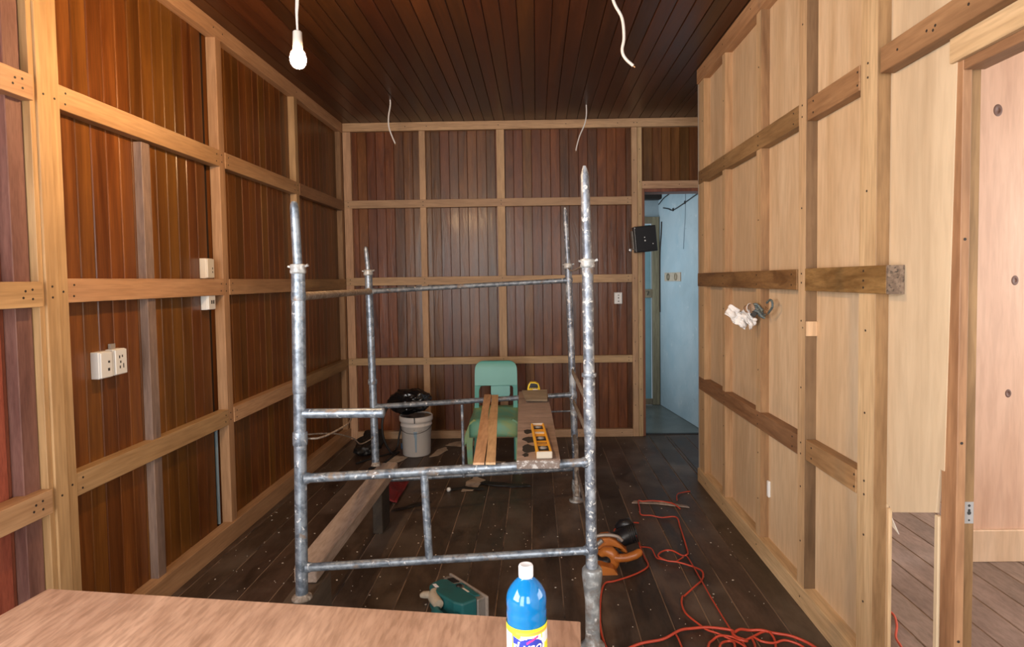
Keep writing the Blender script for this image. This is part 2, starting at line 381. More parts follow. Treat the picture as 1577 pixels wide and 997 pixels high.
# near wide post with moulded face
mb = MB()
for a, b_, x in ((2.198, 2.222, XL + .004), (2.2225, 2.283, XL + .012), (2.2845, 2.335, XL + .006)):
    mb.box(PL - .01, x, a, b_, 0, 2.9)
nails(mb, [(XL + .012, 2.25, z) for z in (.72, 1.46, 1.5, 2.2)] + [(XL + .006, 2.31, z) for z in (.74, 1.48, 2.2)], (0, 1))
mb.build('corner_post', ['timber_z', 'nail'], wl, bevel=.003, seg=2)
timber(wl, 'stud', PL - .02, XL - .022, 2.123, 2.195, 0, 2.9, 'purple')
timber(wl, 'stud', PL - .01, XL - .010, 2.838, 2.9, .1, 2.16, 'grey_z')
timber(wl, 'stud', PL - .01, XL, 3.522, 3.585, 0, 2.9, 'timber_z', [(XL, 3.55, z) for z in (.71, .75, 1.46, 1.5, 2.2, 2.24)])
timber(wl, 'stud', PL - .01, XL, 4.655, 4.715, 0, 2.9, 'timber_z', [(XL, 4.685, z) for z in (.71, .75, 1.46, 1.5, 2.2, 2.24)])
timber(wl, 'stud', PL - .01, XL, 5.745, 5.80, 0, 2.9, 'brown_z')
for z0, z1 in RAILS:
    for a, b_ in ((2.336, 3.52), (3.587, 4.653), (4.717, 5.80)):
        xx = XL + .003
        timber(wl, 'rail', PL - .005, xx, a, b_, z0, z1, 'timber_y' if a < 4 else 'brown_y',
               [(xx, a + .03, z0 + .025), (xx, a + .034, z1 - .025), (xx, b_ - .035, z0 + .025), (xx, b_ - .03, z1 - .028)])
    timber(wl, 'rail', PL - .005, XL + .02, .76, 2.196, z0 - .01, z1 - .012, 'timber_y',
           [(XL + .02, 2.15, z0 + .02), (XL + .02, 2.15, z1 - .04), (XL + .02, 2.11, z0 + .025), (XL + .02, 2.12, z1 - .045)])
timber(wl, 'sill_plate', PL - .005, XL + .012, 2.336, 5.80, 0, .112, 'timber_y')
timber(wl, 'top_plate', PL - .005, XL + .004, -1.6, 5.80, 2.895, H, 'timber_y', [(XL + .004, y, 2.94) for y in (2.6, 3.5, 3.6, 4.7)])

# ---- back wall
mb = MB(); boards(mb, -1.84, .935, .087, lambda u, v, d: (u, PB + d, v), 0, H, jit=.0012, rnd=random.Random(21))
boards(mb, .935, 1.9, .087, lambda u, v, d: (u, PB + d, v), 2.335, H, jit=.0012, rnd=random.Random(23), mi=1)
mb.box(-1.9, 1.0, PB + .0065, PB + .06, 0, H).box(1.0, 1.9, PB + .0065, PB + .06, 2.335, H)
wb = struct(mb.build('wall_back', ['mahogany_back', 'lintel_boards']), 'dark mahogany board wall at the far end with timber framing', 'wall')
def bn(x, zs): return [(x, YB, z) for z in zs]
NZ = (.72, .76, 1.47, 1.52, 2.2, 2.25, 2.93, 2.96)
timber(wb, 'stud', -1.79, -1.715, YB, PB + .005, 0, 2.905, 'back_z', bn(-1.75, NZ), (1, -1))
timber(wb, 'stud', -1.075, -1.017, YB, PB + .005, .07, 2.905, 'back_z', bn(-1.046, NZ), (1, -1))
timber(wb, 'stud', -.35, -.277, YB, PB + .005, .07, 2.905, 'back_z', bn(-.313, NZ), (1, -1))
timber(wb, 'stud', .907, .96, YB - .002, PB + .005, 0, 2.905, 'back_z', [(.93, YB - .002, z) for z in (.3, .5, .72, .9, 1.1, 1.5, 1.9, 2.3, 2.6)], (1, -1))
timber(wb, 'stud', .962, 1.003, YB - .002, PB + .005, 0, 2.905, 'back_z', [(.982, YB - .002, z) for z in (.2, .45, .74, .95, 1.2, 1.47, 2.1, 2.4, 2.7)], (1, -1))
for z0, z1 in ((.709, .777), (1.466, 1.541), (2.192, 2.266)):
    timber(wb, 'rail', -1.787, .906, YB - .003, PB, z0, z1, 'back_x', [(x, YB - .003, z) for x in (-1.75, -1.046, -.313, .87) for z in (z0 + .02, z1 - .02)], (1, -1))
timber(wb, 'sill_plate', -1.715, .906, YB - .003, PB, 0, .074, 'back_x', [(x, YB - .003, .04) for x in (-1.1, -.3, .4, .8)], (1, -1))
timber(wb, 'top_plate', -1.787, 1.9, YB - .004, PB, 2.907, H, 'back_x', [(x, YB - .004, 2.945) for x in (-1.2, -1.0, -.33, .3, .78, .93, .96)], (1, -1))
timber(wb, 'door_header', 1.004, 1.9, YB - .002, PB + .01, 2.335, 2.405, 'back_x', [(x, YB - .002, 2.37) for x in (1.03, 1.35)], (1, -1))
timber(wb, 'door_jamb', 1.003, 1.028, YB + .005, 6.0, 0, 2.335, 'jamb_z')
timber(wb, 'door_jamb', 1.028, 1.9, YB + .01, 6.0, 2.305, 2.335, 'jamb_z')

# ---- right partition: plywood behind a frame of small timbers, open below the sheet at its near end
mb = MB().box(PR, PR + .012, 3.30, 4.49, .02, H).box(PR, PR + .012, 2.176, 3.298, .02, H)
wr = struct(mb.build('wall_right', 'ply'), 'pale plywood partition on the right with a grid of timber studs', 'wall')
mb = MB()
outl = [(2.174, .692), (2.174, 2.98), (1.80, 2.98), (1.80, 2.17), (1.838, 2.17), (1.868, .90), (1.89, .90), (1.905, .758), (2.132, .672), (2.156, .686)]
mb.plate(outl, .012, lambda u, v, w: Vector((PR + .001 + w, u, v)))
mb.build('plywood_sheet', 'ply_pale', wr)
MB().box(PR, PR + .012, -1.6, 1.799, 2.13, H).build('plywood_sheet', 'ply_pale', wr)
MB().box(PR, PR + .012, -1.6, .8, 0, 2.13).build('plywood_sheet', 'ply_pale', wr)
def rn(y, zs, x=XR): return [(x, y, z) for z in zs]
RZ = (.3, .55, .70, .75, 1.0, 1.3, 1.47, 1.51, 1.8, 2.2, 2.25, 2.6)
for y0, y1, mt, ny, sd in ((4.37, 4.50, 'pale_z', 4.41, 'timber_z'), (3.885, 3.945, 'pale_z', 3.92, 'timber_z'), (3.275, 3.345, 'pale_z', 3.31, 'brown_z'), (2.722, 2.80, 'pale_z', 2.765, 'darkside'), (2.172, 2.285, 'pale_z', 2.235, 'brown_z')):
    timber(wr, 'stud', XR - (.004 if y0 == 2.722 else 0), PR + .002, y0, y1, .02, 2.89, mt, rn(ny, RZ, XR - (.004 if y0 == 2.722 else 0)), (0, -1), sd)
# split block nailed at the near stud's side
timber(wr, 'cleat', XR - .003, PR, 2.712, 2.80, 1.235, 1.30, 'pale_z', [(XR - .003, 2.75, 1.27)], (0, -1))
for z0, z1 in RAILS:
    dk = z0 > 1 and z0 < 2
    m1 = 'dark_rail' if dk else 'brown_y'
    e = .010 if dk else .003
    ends = [(XR - e, y, z) for y in (4.42, 3.9, 3.31, 2.86) for z in (z0 + .022, z1 - .022)]
    timber(wr, 'rail', XR - e, PR, 2.803, 4.505, z0, z1, m1, ends, (0, -1))
    if dk:
        timber(wr, 'rail', XR - .012, PR - .001, 2.085, 2.712, z0 - .002, z1 + .002, m1, [(XR - .012, 2.23, z) for z in (1.455, 1.48, 1.515)], (0, -1))
        mbx = MB().box(XR - .0122, PR - .001, 2.078, 2.0845, z0 - .002, z1 + .002)
        mbx.build('end_grain', 'endgrain', wr)
    else:
        timber(wr, 'rail', XR - e, PR, 2.288, 2.718, z0, z1, m1, [(XR - e, y, z) for y in (2.30, 2.66) for z in (z0 + .022, z1 - .022)], (0, -1))
timber(wr, 'rail', XR - .004, PR, -1.6, 2.150, 2.186, 2.272, 'brown_y', [(XR - .004, y, 2.23) for y in (2.05, 1.9, 1.86, 1.72)] + [(XR - .004, 1.87, 2.22)], (0, -1))
timber(wr, 'sill_plate', XR - .012, PR + .012, 2.165, 4.51, 0, .098, 'pale_y', [(XR - .012, y, .05) for y in (4.3, 3.9, 3.3, 2.75)], (0, -1))
timber(wr, 'top_plate', XR - .012, PR, -1.6, 4.51, 2.885, H, 'timber_y', [(XR - .012, y, 2.94) for y in (4.3, 3.9, 3.4, 2.8)], (0, -1))
timber(wr, 'edge_strip', PR + .0005, PR + .013, 2.155, 2.171, 0, .675, 'pale_z')
# door frame at the near end of the partition
fr = struct(MB().box(PR - .01, PR + .06, .78, 1.856, 2.115, 2.19).build('door_1', 'pale_y', bevel=.002), 'timber doorway frame in the right partition', 'doorway')
timber(fr, 'door_jamb', PR + .004, PR + .03, 1.815, 1.885, 0, 2.115, 'brown_z', [(PR + .016, 1.815, z) for z in (.4, 1.0, 1.6)], (1, -1))
timber(fr, 'door_jamb', PR + .032, PR + .066, 1.828, 1.895, 0, 2.115, 'brown_z')
timber(fr, 'head_jamb', PR + .004, PR + .066, .78, 1.815, 2.085, 2.115, 'brown_y')
timber(fr, 'edge_strip', PR - .002, PR + .012, 1.886, 1.906, 0, .752, 'ply_pale')
mb = MB().box(PR + .036, PR + .062, 1.8255, 1.8278, .755, .82)
for z, r in ((.765, .003), (.787, .006), (.795, .004), (.809, .004)): mb.cyl((PR + .049, 1.8250, z), (PR + .049, 1.8256, z), r, 10, 1)
tag(mb.build('strike_plate', ['steel', 'slot'], fr), 'zinc strike plate with dark screw holes')

# ---- room beyond the partition
mb = MB().box(2.2, 4.3, 3.19, 3.24, .168, H)
kn = [(2.351, 2.324, .027), (2.453, 1.462, .022), (2.43, .879, .019)]
wa = struct(mb.build('wall_adjoining', 'pine'), 'pink tinted pine wall seen through the right doorway', 'wall')
for x, z, r in kn:
    k2 = MB().lathe([(.0001, .0006), (r * .35, .0006), (r * .36, .0012), (r, .0008), (r * 1.04, 0)], (x, 3.19, z), 20, 0, R=Matrix(((1, 0, 0), (0, 0, -1), (0, 1, 0))) @ Matrix.Diagonal((.82, 1.1, 1)))
    k2.build('knot', 'knot', wa)
struct(MB().box(2.2, 4.3, 3.172, 3.24, 0, .167).build('baseboard_adjoining', 'pine', bevel=.003), 'pine baseboard in the room beyond the right doorway', 'baseboard')
struct(MB().box(1.30, 4.3, 4.7, 4.75, 0, H).box(1.246, 1.30, 4.52, 4.75, 0, H).build('wall_adjoining_rear', 'wallpaint'), 'plain end wall of the adjoining room', 'wall')
mb = MB().box(4.25, 4.3, -1.7, 4.7, 0, .75).box(4.25, 4.3, -1.7, 4.7, 2.55, H).box(4.25, 4.3, -1.7, -.3, .75, 2.55).box(4.25, 4.3, 3.0, 3.3, .75, 2.55).box(4.25, 4.3, 4.55, 4.7, .75, 2.55)  # farther opening added for the extra light behind the pine wall
struct(mb.build('wall_adjoining_right', 'wallpaint'), 'outer wall of the adjoining room with a window opening', 'wall')
struct(MB().box(1.4, 4.3, -1.7, 4.75, H, H + .05).build('ceiling_adjoining', 'wallpaint'), 'ceiling of the adjoining room', 'ceiling')
# wall behind the camera, with a tall door opening to daylight and a window opening added for fill
mb = MB().box(-2.0, -1.95, -1.75, -1.7, 0, H).box(-.65, .1, -1.75, -1.7, 0, H).box(-2.0, 4.3, -1.75, -1.7, 2.75, H).box(.1, 1.1, -1.75, -1.7, 0, .8).box(1.1, 4.3, -1.75, -1.7, 0, 2.75)
struct(mb.build('wall_rear', 'wallpaint'), 'wall behind the camera with a door opening and an added window opening', 'wall')

# ---- blue corridor beyond the back door
def vwall(name, a, b_, z0, z1, th, mat, label, cat='wall'):
    a, b_ = Vector((*a, 0)), Vector((*b_, 0)); d = (b_ - a).normalized(); n = Vector((d.y, -d.x, 0)) * th
    vs = [a + Vector((0, 0, z0)), b_ + Vector((0, 0, z0)), b_ + n + Vector((0, 0, z0)), a + n + Vector((0, 0, z0))]
    vs += [v + Vector((0, 0, z1 - z0)) for v in vs]
    return struct(MB().add(vs, [(0, 1, 2, 3), (7, 6, 5, 4), (0, 4, 5, 1), (1, 5, 6, 2), (2, 6, 7, 3), (3, 7, 4, 0)]).build(name, mat), label, cat)
wc = vwall('wall_corridor_right', (1.636, 5.87), (1.452, 7.32), 0, 2.9, .06, 'bluewall', 'peeling pale blue corridor wall with a broken patch')
struct(MB().box(.0, 1.5, 7.3, 7.36, 2.215, 2.9).box(.0, .55, 7.3, 7.36, 0, 2.9).build('wall_corridor_end', 'bluewall'), 'pale blue wall above the olive door at the corridor end', 'wall')
struct(MB().box(.0, 1.75, 5.862, 7.36, -.06, -.004).build('floor_corridor', 'concrete'), 'dark grey polished concrete corridor floor', 'floor')
struct(MB().box(1.003, 1.75, 5.85, 5.90, -.004, .006).build('trim_1', 'dark'), 'dark threshold strip under the back doorway', 'threshold')
struct(MB().box(.0, 1.75, 5.9, 7.36, 2.9, 2.95).build('ceiling_corridor', 'wallpaint'), 'corridor ceiling', 'ceiling')
struct(MB().box(.0, .05, 5.92, 7.3, 0, .8).box(.0, .05, 5.92, 7.3, 2.3, 2.9).build('wall_corridor_left', 'bluewall'), 'corridor wall hidden left of the back door', 'wall')
struct(MB().box(.3, 1.46, 7.18, 7.30, 2.41, 2.52).build('trim_2', 'dark', bevel=.004), 'dark beam across the corridor top', 'beam')
d2 = struct(MB().box(.62, 1.36, 7.29, 7.32, .06, 2.13).build('door_2', 'tealdoor'), 'faded teal door with olive frame at the corridor end', 'door')
timber(d2, 'door_frame', 1.372, 1.452, 7.26, 7.34, 0, 2.215, 'olive')
timber(d2, 'door_frame', .55, 1.371, 7.26, 7.34, 2.14, 2.215, 'olive')
timber(d2, 'door_frame', .55, .619, 7.26, 7.34, 0, 2.139, 'olive')
timber(d2, 'lock_rail', .62, 1.37, 7.272, 7.30, 1.27, 1.37, 'olive')
timber(d2, 'bottom_rail', .62, 1.37, 7.272, 7.30, .0, .07, 'olive')
MB().path([(1.30, 7.269, 1.345), (1.325, 7.269, 1.345), (1.31, 7.269, 1.30)], .004, 6).build('scratched_mark', 'slot', d2)
# cables, crack and patch fixed to the blue wall
def cw(y, z, off=.006):     # a point just off the slanted blue wall
    t = (y - 5.87) / (7.32 - 5.87); return (1.636 + (1.452 - 1.636) * t - off, y, z)
mb = MB(); mb.path(smooth_path([cw(7.28, 2.36), cw(7.1, 2.41), cw(6.85, 2.45), cw(6.5, 2.6)]), .006, 6)
tag(mb.build('cable', 'rubber', loc=cw(7.1, 2.41)), 'short dark cable high on the blue corridor wall by its far corner', 'cable')
mb = MB(); mb.path(smooth_path([cw(7.12, 2.30), cw(6.95, 2.27), cw(6.8, 2.24), cw(6.5, 2.27), cw(6.2, 2.31), cw(5.95, 2.34)]), .006, 6)
for y, z in ((6.8, 2.24), (6.45, 2.275)): mb.box(cw(y, z)[0] - .006, cw(y, z)[0] + .006, y - .012, y + .012, z - .012, z + .02)
tag(mb.build('cable', 'rubber', loc=cw(6.8, 2.24)), 'long dark cable sagging across the upper blue corridor wall', 'cable')
mb = MB(); mb.path(smooth_path([cw(6.43, 2.55), cw(6.44, 2.3), cw(6.45, 2.1), cw(6.47, 2.0), cw(6.5, 1.8)]), .003, 6)  # crack line in the wall, modelled as a thin raised wire
tag(mb.build('wire', 'bluegrey', loc=cw(6.45, 2.1)), 'thin vertical crack down the blue corridor wall, built as a wire', 'wire')
mb = MB(); mb.path(smooth_path([cw(7.18, 2.15), cw(7.2, 2.0), cw(7.24, 1.8), cw(7.25, 1.5), cw(7.25, 1.1)]), .008, 6)
tag(mb.build('cable', 'dark', loc=cw(7.2, 1.9)), 'dark cable hanging down the corner between the olive door and blue wall', 'cable')
bx = thing('junction_box', cw(6.85, 1.5), 'small broken beige junction box sunk in the blue corridor wall', 'junction box')
mb = MB(); dv = Vector((1.452 - 1.636, 1.45, 0)).normalized(); nv = Vector((-dv.y, dv.x, 0))
def bp(s_, h, o): return Vector(cw(6.83, 1.51, 0)) + dv * s_ + Vector((0, 0, h)) + nv * o
Rb = Matrix((dv, nv, Vector((0, 0, 1)))).transposed()
mb.obox(bp(0, 0, .004), (.5, .012, .095), Rb); mb.build('back_plate', 'beige', bx)
mb = MB()
for c in (-.12, .12): MB().lathe([(.04, 0), (.04, .012), (.028, .012), (.026, .004)], bp(c, 0, .008), 16, 0, R=Matrix((dv, Vector((0, 0, 1)), nv)).transposed()).build('socket_ring', 'olive', bx)
# ================================================================== scaffold
sc = thing('scaffold', (-.33, 3.15, 0), 'paint spattered galvanised tube scaffold standing in the middle of the room', 'scaffold')
LF = [Vector((-.899, 2.27, .318)), Vector((-.876, 2.27, 1.545)), Vector((-.884, 2.27, 1.80))]
RF = [Vector((.211, 2.451, .30)), Vector((.206, 2.451, 1.56)), Vector((.198, 2.451, 1.945))]
LB = [Vector((-1.000, 3.741, .375)), Vector((-1.016, 3.741, 1.555)), Vector((-1.028, 3.741, 1.715))]
RB = [Vector((.255, 4.115, .13)), Vector((.217, 4.115, 1.585)), Vector((.200, 4.115, 1.975))]
def on(P, z): t = (z - P[0].z) / (P[1].z - P[0].z); return P[0].lerp(P[1], t)
RT = .0225
def post(P, sp_r, collars, sleeves, tip, mt='galv'):
    o = MB().path([P[0], P[1]], RT, 20).build('post', mt, sc)
    d = (P[2] - P[1]).normalized(); ln = (P[2] - P[1]).length
    prof = [(0, sp_r), (.55, sp_r), (.9, sp_r * .92), (.97, sp_r * tip), (1, sp_r * tip * .6)]
    MB().path([P[1] + d * ln * t for t, r in prof], [r for t, r in prof], 16).build('spigot', mt, o)
    for z in collars:
        c = on(P, z)
        mb = MB().lathe([(RT, -.018), (RT + .006, -.016), (RT + .007, -.006), (RT + .004, 0), (RT + .007, .006), (RT + .006, .016), (RT, .018)], c, 20)
        mb.path([c + Vector((.024, -.004, .008)), c + Vector((.040, -.006, .014))], [.004, .006], 8)
        mb.path([c + Vector((-.024, -.004, .006)), c + Vector((-.036, -.006, .010))], .004, 8)
        mb.build('collar', 'plaster_sleeve', o)
    for z0, z1, r in sleeves:
        MB().path([on(P, z0), on(P, z0 + .006), on(P, z1 - .004), on(P, z1)], [r * .96, r, r, r * .97], 20).build('sleeve', mt, o)
    return o
pLF = post(LF, .0165, [1.552], [(1.435, 1.466, .0262), (.895, .945, .0265), (1.09, 1.545, .0245)], .8)
pRF = post(RF, .0185, [1.562], [(.882, 1.10, .0245), (1.11, 1.125, .030), (.30, .39, .0245), (.395, .425, .027)], .55, 'galv_white')
pLB = post(LB, .0135, [1.558], [(.875, .905, .0275), (1.425, 1.46, .027)], .7)
pRB = post(RB, .016, [1.588], [(.70, .745, .027), (1.48, 1.51, .027)], .55, 'galv_white')
# feet: flared base sleeve on the near right, plates elsewhere
c = Vector((.212, 2.451, 0))
MB().lathe([(.02, .335), (.033, .336), (.041, .325), (.042, .305), (.036, .255), (.034, .235), (.030, .20), (.029, .06), (.032, .03), (.05, .012), (.05, 0), (.0001, 0)], c, 24).build('base_sleeve', 'plaster_sleeve', pRF)
MB().lathe([(.0225, .15), (.03, .145), (.032, .09), (.026, .06), (.026, .012), (.05, .010), (.05, 0), (.0001, 0)], (.256, 4.115, 0), 20).build('base_sleeve', 'plaster_sleeve', pRB)
MB().lathe([(.0225, .02), (.027, .012), (.036, .009), (.038, 0), (.0001, 0)], (-.899, 2.27, .309), 18).build('base_plate', 'rusty', pLF)
MB().lathe([(.0225, .395), (.026, .385), (.026, .375), (.03, .374), (.03, .371), (.0001, .371)], (-.999, 3.741, 0), 20).build('base_plate', 'rusty', pLB)
def rail(A, B, r=.0175, name='rail', mat='galv'):
    A, B = Vector(A), Vector(B); d = (B - A).normalized()
    pts = [A + d * .015, A + d * .03, A + d * .036, B - d * .036, B - d * .03, B - d * .015]
    return MB().path(pts, [r * 1.35, r * 1.2, r, r, r * 1.2, r * 1.35], 16).build(name, mat, sc)
rail(on(LF, .768), on(RF, .765)); rail(on(LF, .427), on(RF, .404), .0155)
rail(on(LB, 1.443), on(RB, 1.493), .0155); rail(on(LB, .735), on(RB, .726), .0165)
rail(on(LB, .262), on(RB, .222) if False else on(RB, .222), .014) if False else MB().path([(-.93, 3.78, .268), on(RB, .222)], .014, 14).build('rail', 'galv', sc)
MB().path([(-.02, 4.04, .625), on(RB, .615)], .006, 8).build('rail', 'galv', sc)
rail(on(LF, 1.45), on(LB, 1.443), .0165, mat='rusty')
MB().path([on(LF, 1.014), Vector((-.60, 2.27, 1.013)), Vector((-.578, 2.27, 1.013)), Vector((-.572, 2.27, 1.013)), Vector((-.570, 2.27, 1.013))], [.018, .018, .0195, .0185, .014], 18).build('stub_rail', 'galv', sc)
def vert(x, y, z0, z1, x1, r):
    return MB().path([(x, y, z0), (x1, y, z1)], r, 14).build('stay', 'galv', sc)
vert(-.428, 2.347, .42, .755, -.441, .0150); vert(-.474, 3.872, .25, .715, -.478, .0095)
for a, b_ in ((.885, .995), (.68, .86), (.24, .50)):
    A, B = on(RB, a), on(RF, b_); d = (B - A)
    mb = MB(); n_ = Vector((0, -d.z, d.y)).normalized() * .016; w = Vector((.005, 0, 0))
    vs = [A - n_ - w, A + n_ - w, A + n_ + w, A - n_ + w, B - n_ - w, B + n_ - w, B + n_ + w, B - n_ + w]
    mb.add(vs, [(0, 1, 2, 3), (7, 6, 5, 4), (0, 4, 5, 1), (1, 5, 6, 2), (2, 6, 7, 3), (3, 7, 4, 0)])
    mb.build('side_brace', 'rusty', sc, bevel=.002)
MB().path([on(RB, .45), Vector((.245, 3.9, .43)), Vector((.235, 3.75, .16))], .014, 10).build('side_brace', 'rusty', sc)
MB().path(smooth_path([(-.885, 2.30, .912), (-.83, 2.35, .905), (-.86, 2.75, .86), (-.94, 3.1, .82), (-.965, 3.3, .80)]), .004, 6).build('tie_wire', 'rusty', sc)
MB().path(smooth_path([(-.87, 2.29, .93), (-.9, 2.7, .83), (-.97, 3.2, .68), (-1.02, 3.5, .57), (-1.01, 3.68, .55), (-1.005, 3.73, .56)]), .0035, 6).build('tie_wire', 'rusty', sc)
A, B = on(RB, 1.575), on(RF, 1.552)
MB().path(smooth_path([A, A.lerp(B, .3) + Vector((0, 0, -.02)), A.lerp(B, .7) + Vector((.01, 0, .0)), B]), .004, 6).build('tie_wire', 'rusty', sc)

# boards and blocks that carry the left feet
mb = MB().plate([(-.972, 2.385), (-.885, 2.385), (-.880, 3.0), (-.878, 3.80), (-.99, 3.80), (-.988, 2.6), (-.983, 2.42)], .060, lambda u, v, w: Vector((u, v, .310 + w)))
tag(mb.build('scaffold_plank', 'plank_old', loc=(-.93, 3.1, .31), bevel=.004), 'long thick grey plank running back under the scaffold\'s left feet', 'plank')
tag(MB().box(-.965, -.865, 2.22, 2.50, 0, .308).build('timber_block', 'darkbrown', bevel=.004, loc=(-.9, 2.38, 0)), 'dark block under the scaffold\'s near left foot, mostly behind the plywood table', 'block')
tag(MB().box(-.99, -.93, 3.60, 3.78, 0, .309).build('timber_block', 'darkbrown', bevel=.004, loc=(-1.02, 3.8, 0)), 'dark block propping the far end of the long grey plank', 'block')

# things lying across the two middle rails: front rail crown z .785, back rail crown .748
def lay(u, v, w, zf=.787, zb=.749, yf=2.39, yb=3.96):
    t = (v - yf) / (yb - yf); return Vector((u, v, zf + (zb - zf) * t + w))
def stripx(f0, f1, b0, b1, y0, y1, name, label, wav, seed):
    n = 14; L = []; Rr = []
    for i in range(n + 1):
        t = i / n; y = y0 + (y1 - y0) * t; wv = wav * math.sin(t * 7 + seed) * math.sin(PI * t)
        L.append((f0 + (b0 - f0) * t + (wv if seed else 0), y)); Rr.append((f1 + (b1 - f1) * t + (0 if seed else wv), y))
    mb = MB().plate(L + Rr[::-1], .009, lambda u, v, w: lay(u, v, w))
    return tag(mb.build(name, 'strip', loc=(f0, y0, .79)), label, 'strip', 'thin plywood strips on the scaffold')
stripx(-.2515, -.2085, -.345, -.300, 2.352, 3.99, 'plywood_strip', 'left of two thin tan plywood strips laid across the scaffold rails', .006, 0)
stripx(-.2035, -.165, -.296, -.252, 2.352, 3.97, 'plywood_strip', 'right of two thin tan plywood strips laid across the scaffold rails', .006, 1.3)
wbd = thing('scaffold_board', (0, 3.2, .77), 'wide dusty brown board across the scaffold with scorched black holes', 'board')
MB().plate([(-.083, 2.36), (.086, 2.365), (.078, 3.2), (.066, 4.09), (-.122, 4.06), (-.105, 3.3)], .014, lambda u, v, w: lay(u, v, w)).build('board', 'wideboard', wbd)
mb = MB().box(-.083, .083, 2.348, 2.3585, .770, .803); mb.build('front_lip', 'lip', wbd, bevel=.003)
for i, (x, y, rx, ry) in enumerate(((-.045, 2.86, .022, .05), (-.035, 2.70, .034, .06), (-.035, 2.54, .034, .075), (-.05, 2.44, .014, .03))):
    rr_ = random.Random(i); pts = []
    for k in range(14):
        a = 2 * PI * k / 14; q = rr_.uniform(.7, 1.15); pts.append((x + rx * q * math.cos(a), y + ry * q * math.sin(a)))
    MB().plate(pts, .0008, lambda u, v, w: lay(u, v, .0142 + w)).build('burn_hole', 'burn', wbd)
# scrap of board propped at the far end, with a tape measure behind it
R_ = rot('Z', .03) @ rot('X', .24)
mb = MB().plate([(-.062, -.07), (.066, -.075), (.072, .075), (-.084, .07)], .012, lambda u, v, w: Vector((-.008, 3.70, .795)) + R_ @ Vector((u, v, w)))
tag(mb.build('board_scrap', 'offcut', loc=(-.008, 3.70, .77), bevel=.002), 'brown board offcut tilted up at the far end of the wide scaffold board', 'board offcut')
tm = thing('tape_measure', (-.018, 3.98, .765), 'yellow tape measure standing behind the tilted brown offcut', 'tape measure')
mb = MB(); pr = [(-.038, 0), (.038, 0), (.042, .03), (.032, .062), (.012, .074), (-.022, .074), (-.036, .055), (-.042, .03)]
mb.plate(pr, .045, lambda u, v, w: Vector((-.022 + u, 3.955 + w, .764 + v)))
mb.build('case', 'tape_yellow', tm, bevel=.004, seg=2)
MB().plate([(-.03, .040), (.028, .040), (.024, .062), (.004, .068), (-.02, .068)], .002, lambda u, v, w: Vector((-.022 + u, 3.9525 + w, .764 + v))).build('grip', 'black', tm)
MB().box(-.028, .004, 3.953, 3.9548, .776, .794).build('face_label', 'lb_white', tm)
mb = MB()
for k in range(5): mb.box(-.050 + k * .011, -.044 + k * .011, 3.953, 3.9546, .797, .804)
mb.build('lettering', 'slot', tm)
# spirit level
lv = thing('spirit_level', (.013, 2.64, .79), 'yellow spirit level with dark round vials lying on the wide scaffold board', 'spirit level')
Rl = rot('Z', math.atan2(.026, .53)); Rl = rot('X', -.024) @ Rl
lc = Vector((.012, 2.645, .810))
def lp(a, b_, d): return lc + Rl @ Vector((a, b_, d))
mb = MB().obox(lp(-.026, 0, 0), (.009, .53, .027), Rl).obox(lp(.026, 0, 0), (.009, .53, .027), Rl).obox(lp(0, 0, -.003), (.044, .53, .018), Rl)
mb.build('level_body', 'yellow_level', lv, bevel=.002)
MB().obox(lp(0, -.2665, 0), (.062, .01, .028), Rl).build('end_cap', 'level_end', lv, bevel=.003)
MB().obox(lp(0, .2665, 0), (.062, .01, .028), Rl).build('end_cap', 'level_end', lv, bevel=.003)
for a, sz in ((-.19, .042), (-.02, .04), (.20, .036)):
    w_ = MB().obox(lp(0, a, .0065), (.043, sz * 1.7, .004), Rl).build('vial_window', 'black', lv, bevel=.002)
    MB().lathe([(.0001, .004), (.011, .004), (.0125, .0), (.016, .0), (.016, -.002)], lp(0, a, .0105), 18, 0, R=Rl).build('vial', 'toolgrey', w_)
MB().obox(lp(0, .095, .0065), (.042, .03, .002), Rl).build('sticker', 'cream', lv)
mb = MB()
for k in range(7): mb.obox(lp(-.018 + k * .006, -.098, .0062), (.0035, .016, .001), Rl)
mb.obox(lp(0, -.12, .0062), (.036, .003, .001), Rl)
mb.build('lettering', 'slot', lv)

# ================================================================== chair
ch = thing('chair', (-.35, 5.08, 0), 'small teal chair with worn green seat behind the scaffold by the back wall', 'chair')
cx = -.35
def arc(cx_, cy_, r, a0, a1, n=6): return [(cx_ + r * math.cos(a0 + (a1 - a0) * i / n), cy_ + r * math.sin(a0 + (a1 - a0) * i / n)) for i in range(n + 1)]
hp = PI / 2
out = [(-.181, .42), (-.181, .70)] + arc(-.111, .742, .068, PI, hp) + arc(.111, .742, .068, hp, 0) + [(.181, .70), (.183, .42), (.146, .42), (.146, .57)] + \
      arc(.128, .582, .018, 0, hp, 4) + [(.118, .600)] + [(.118, .545)] + arc(.083, .535, .035, 0, -hp, 5) + arc(-.005, .54, .04, -hp, -PI, 5) + [(-.045, .60)] + arc(-.12, .58, .02, hp, PI, 4) + [(-.146, .56), (-.146, .42)]
def bx_(u, v, w):
    bend = -.9 * u * u
    return Vector((cx + u, 5.27 - .16 * (.81 - v) + bend + w, v))
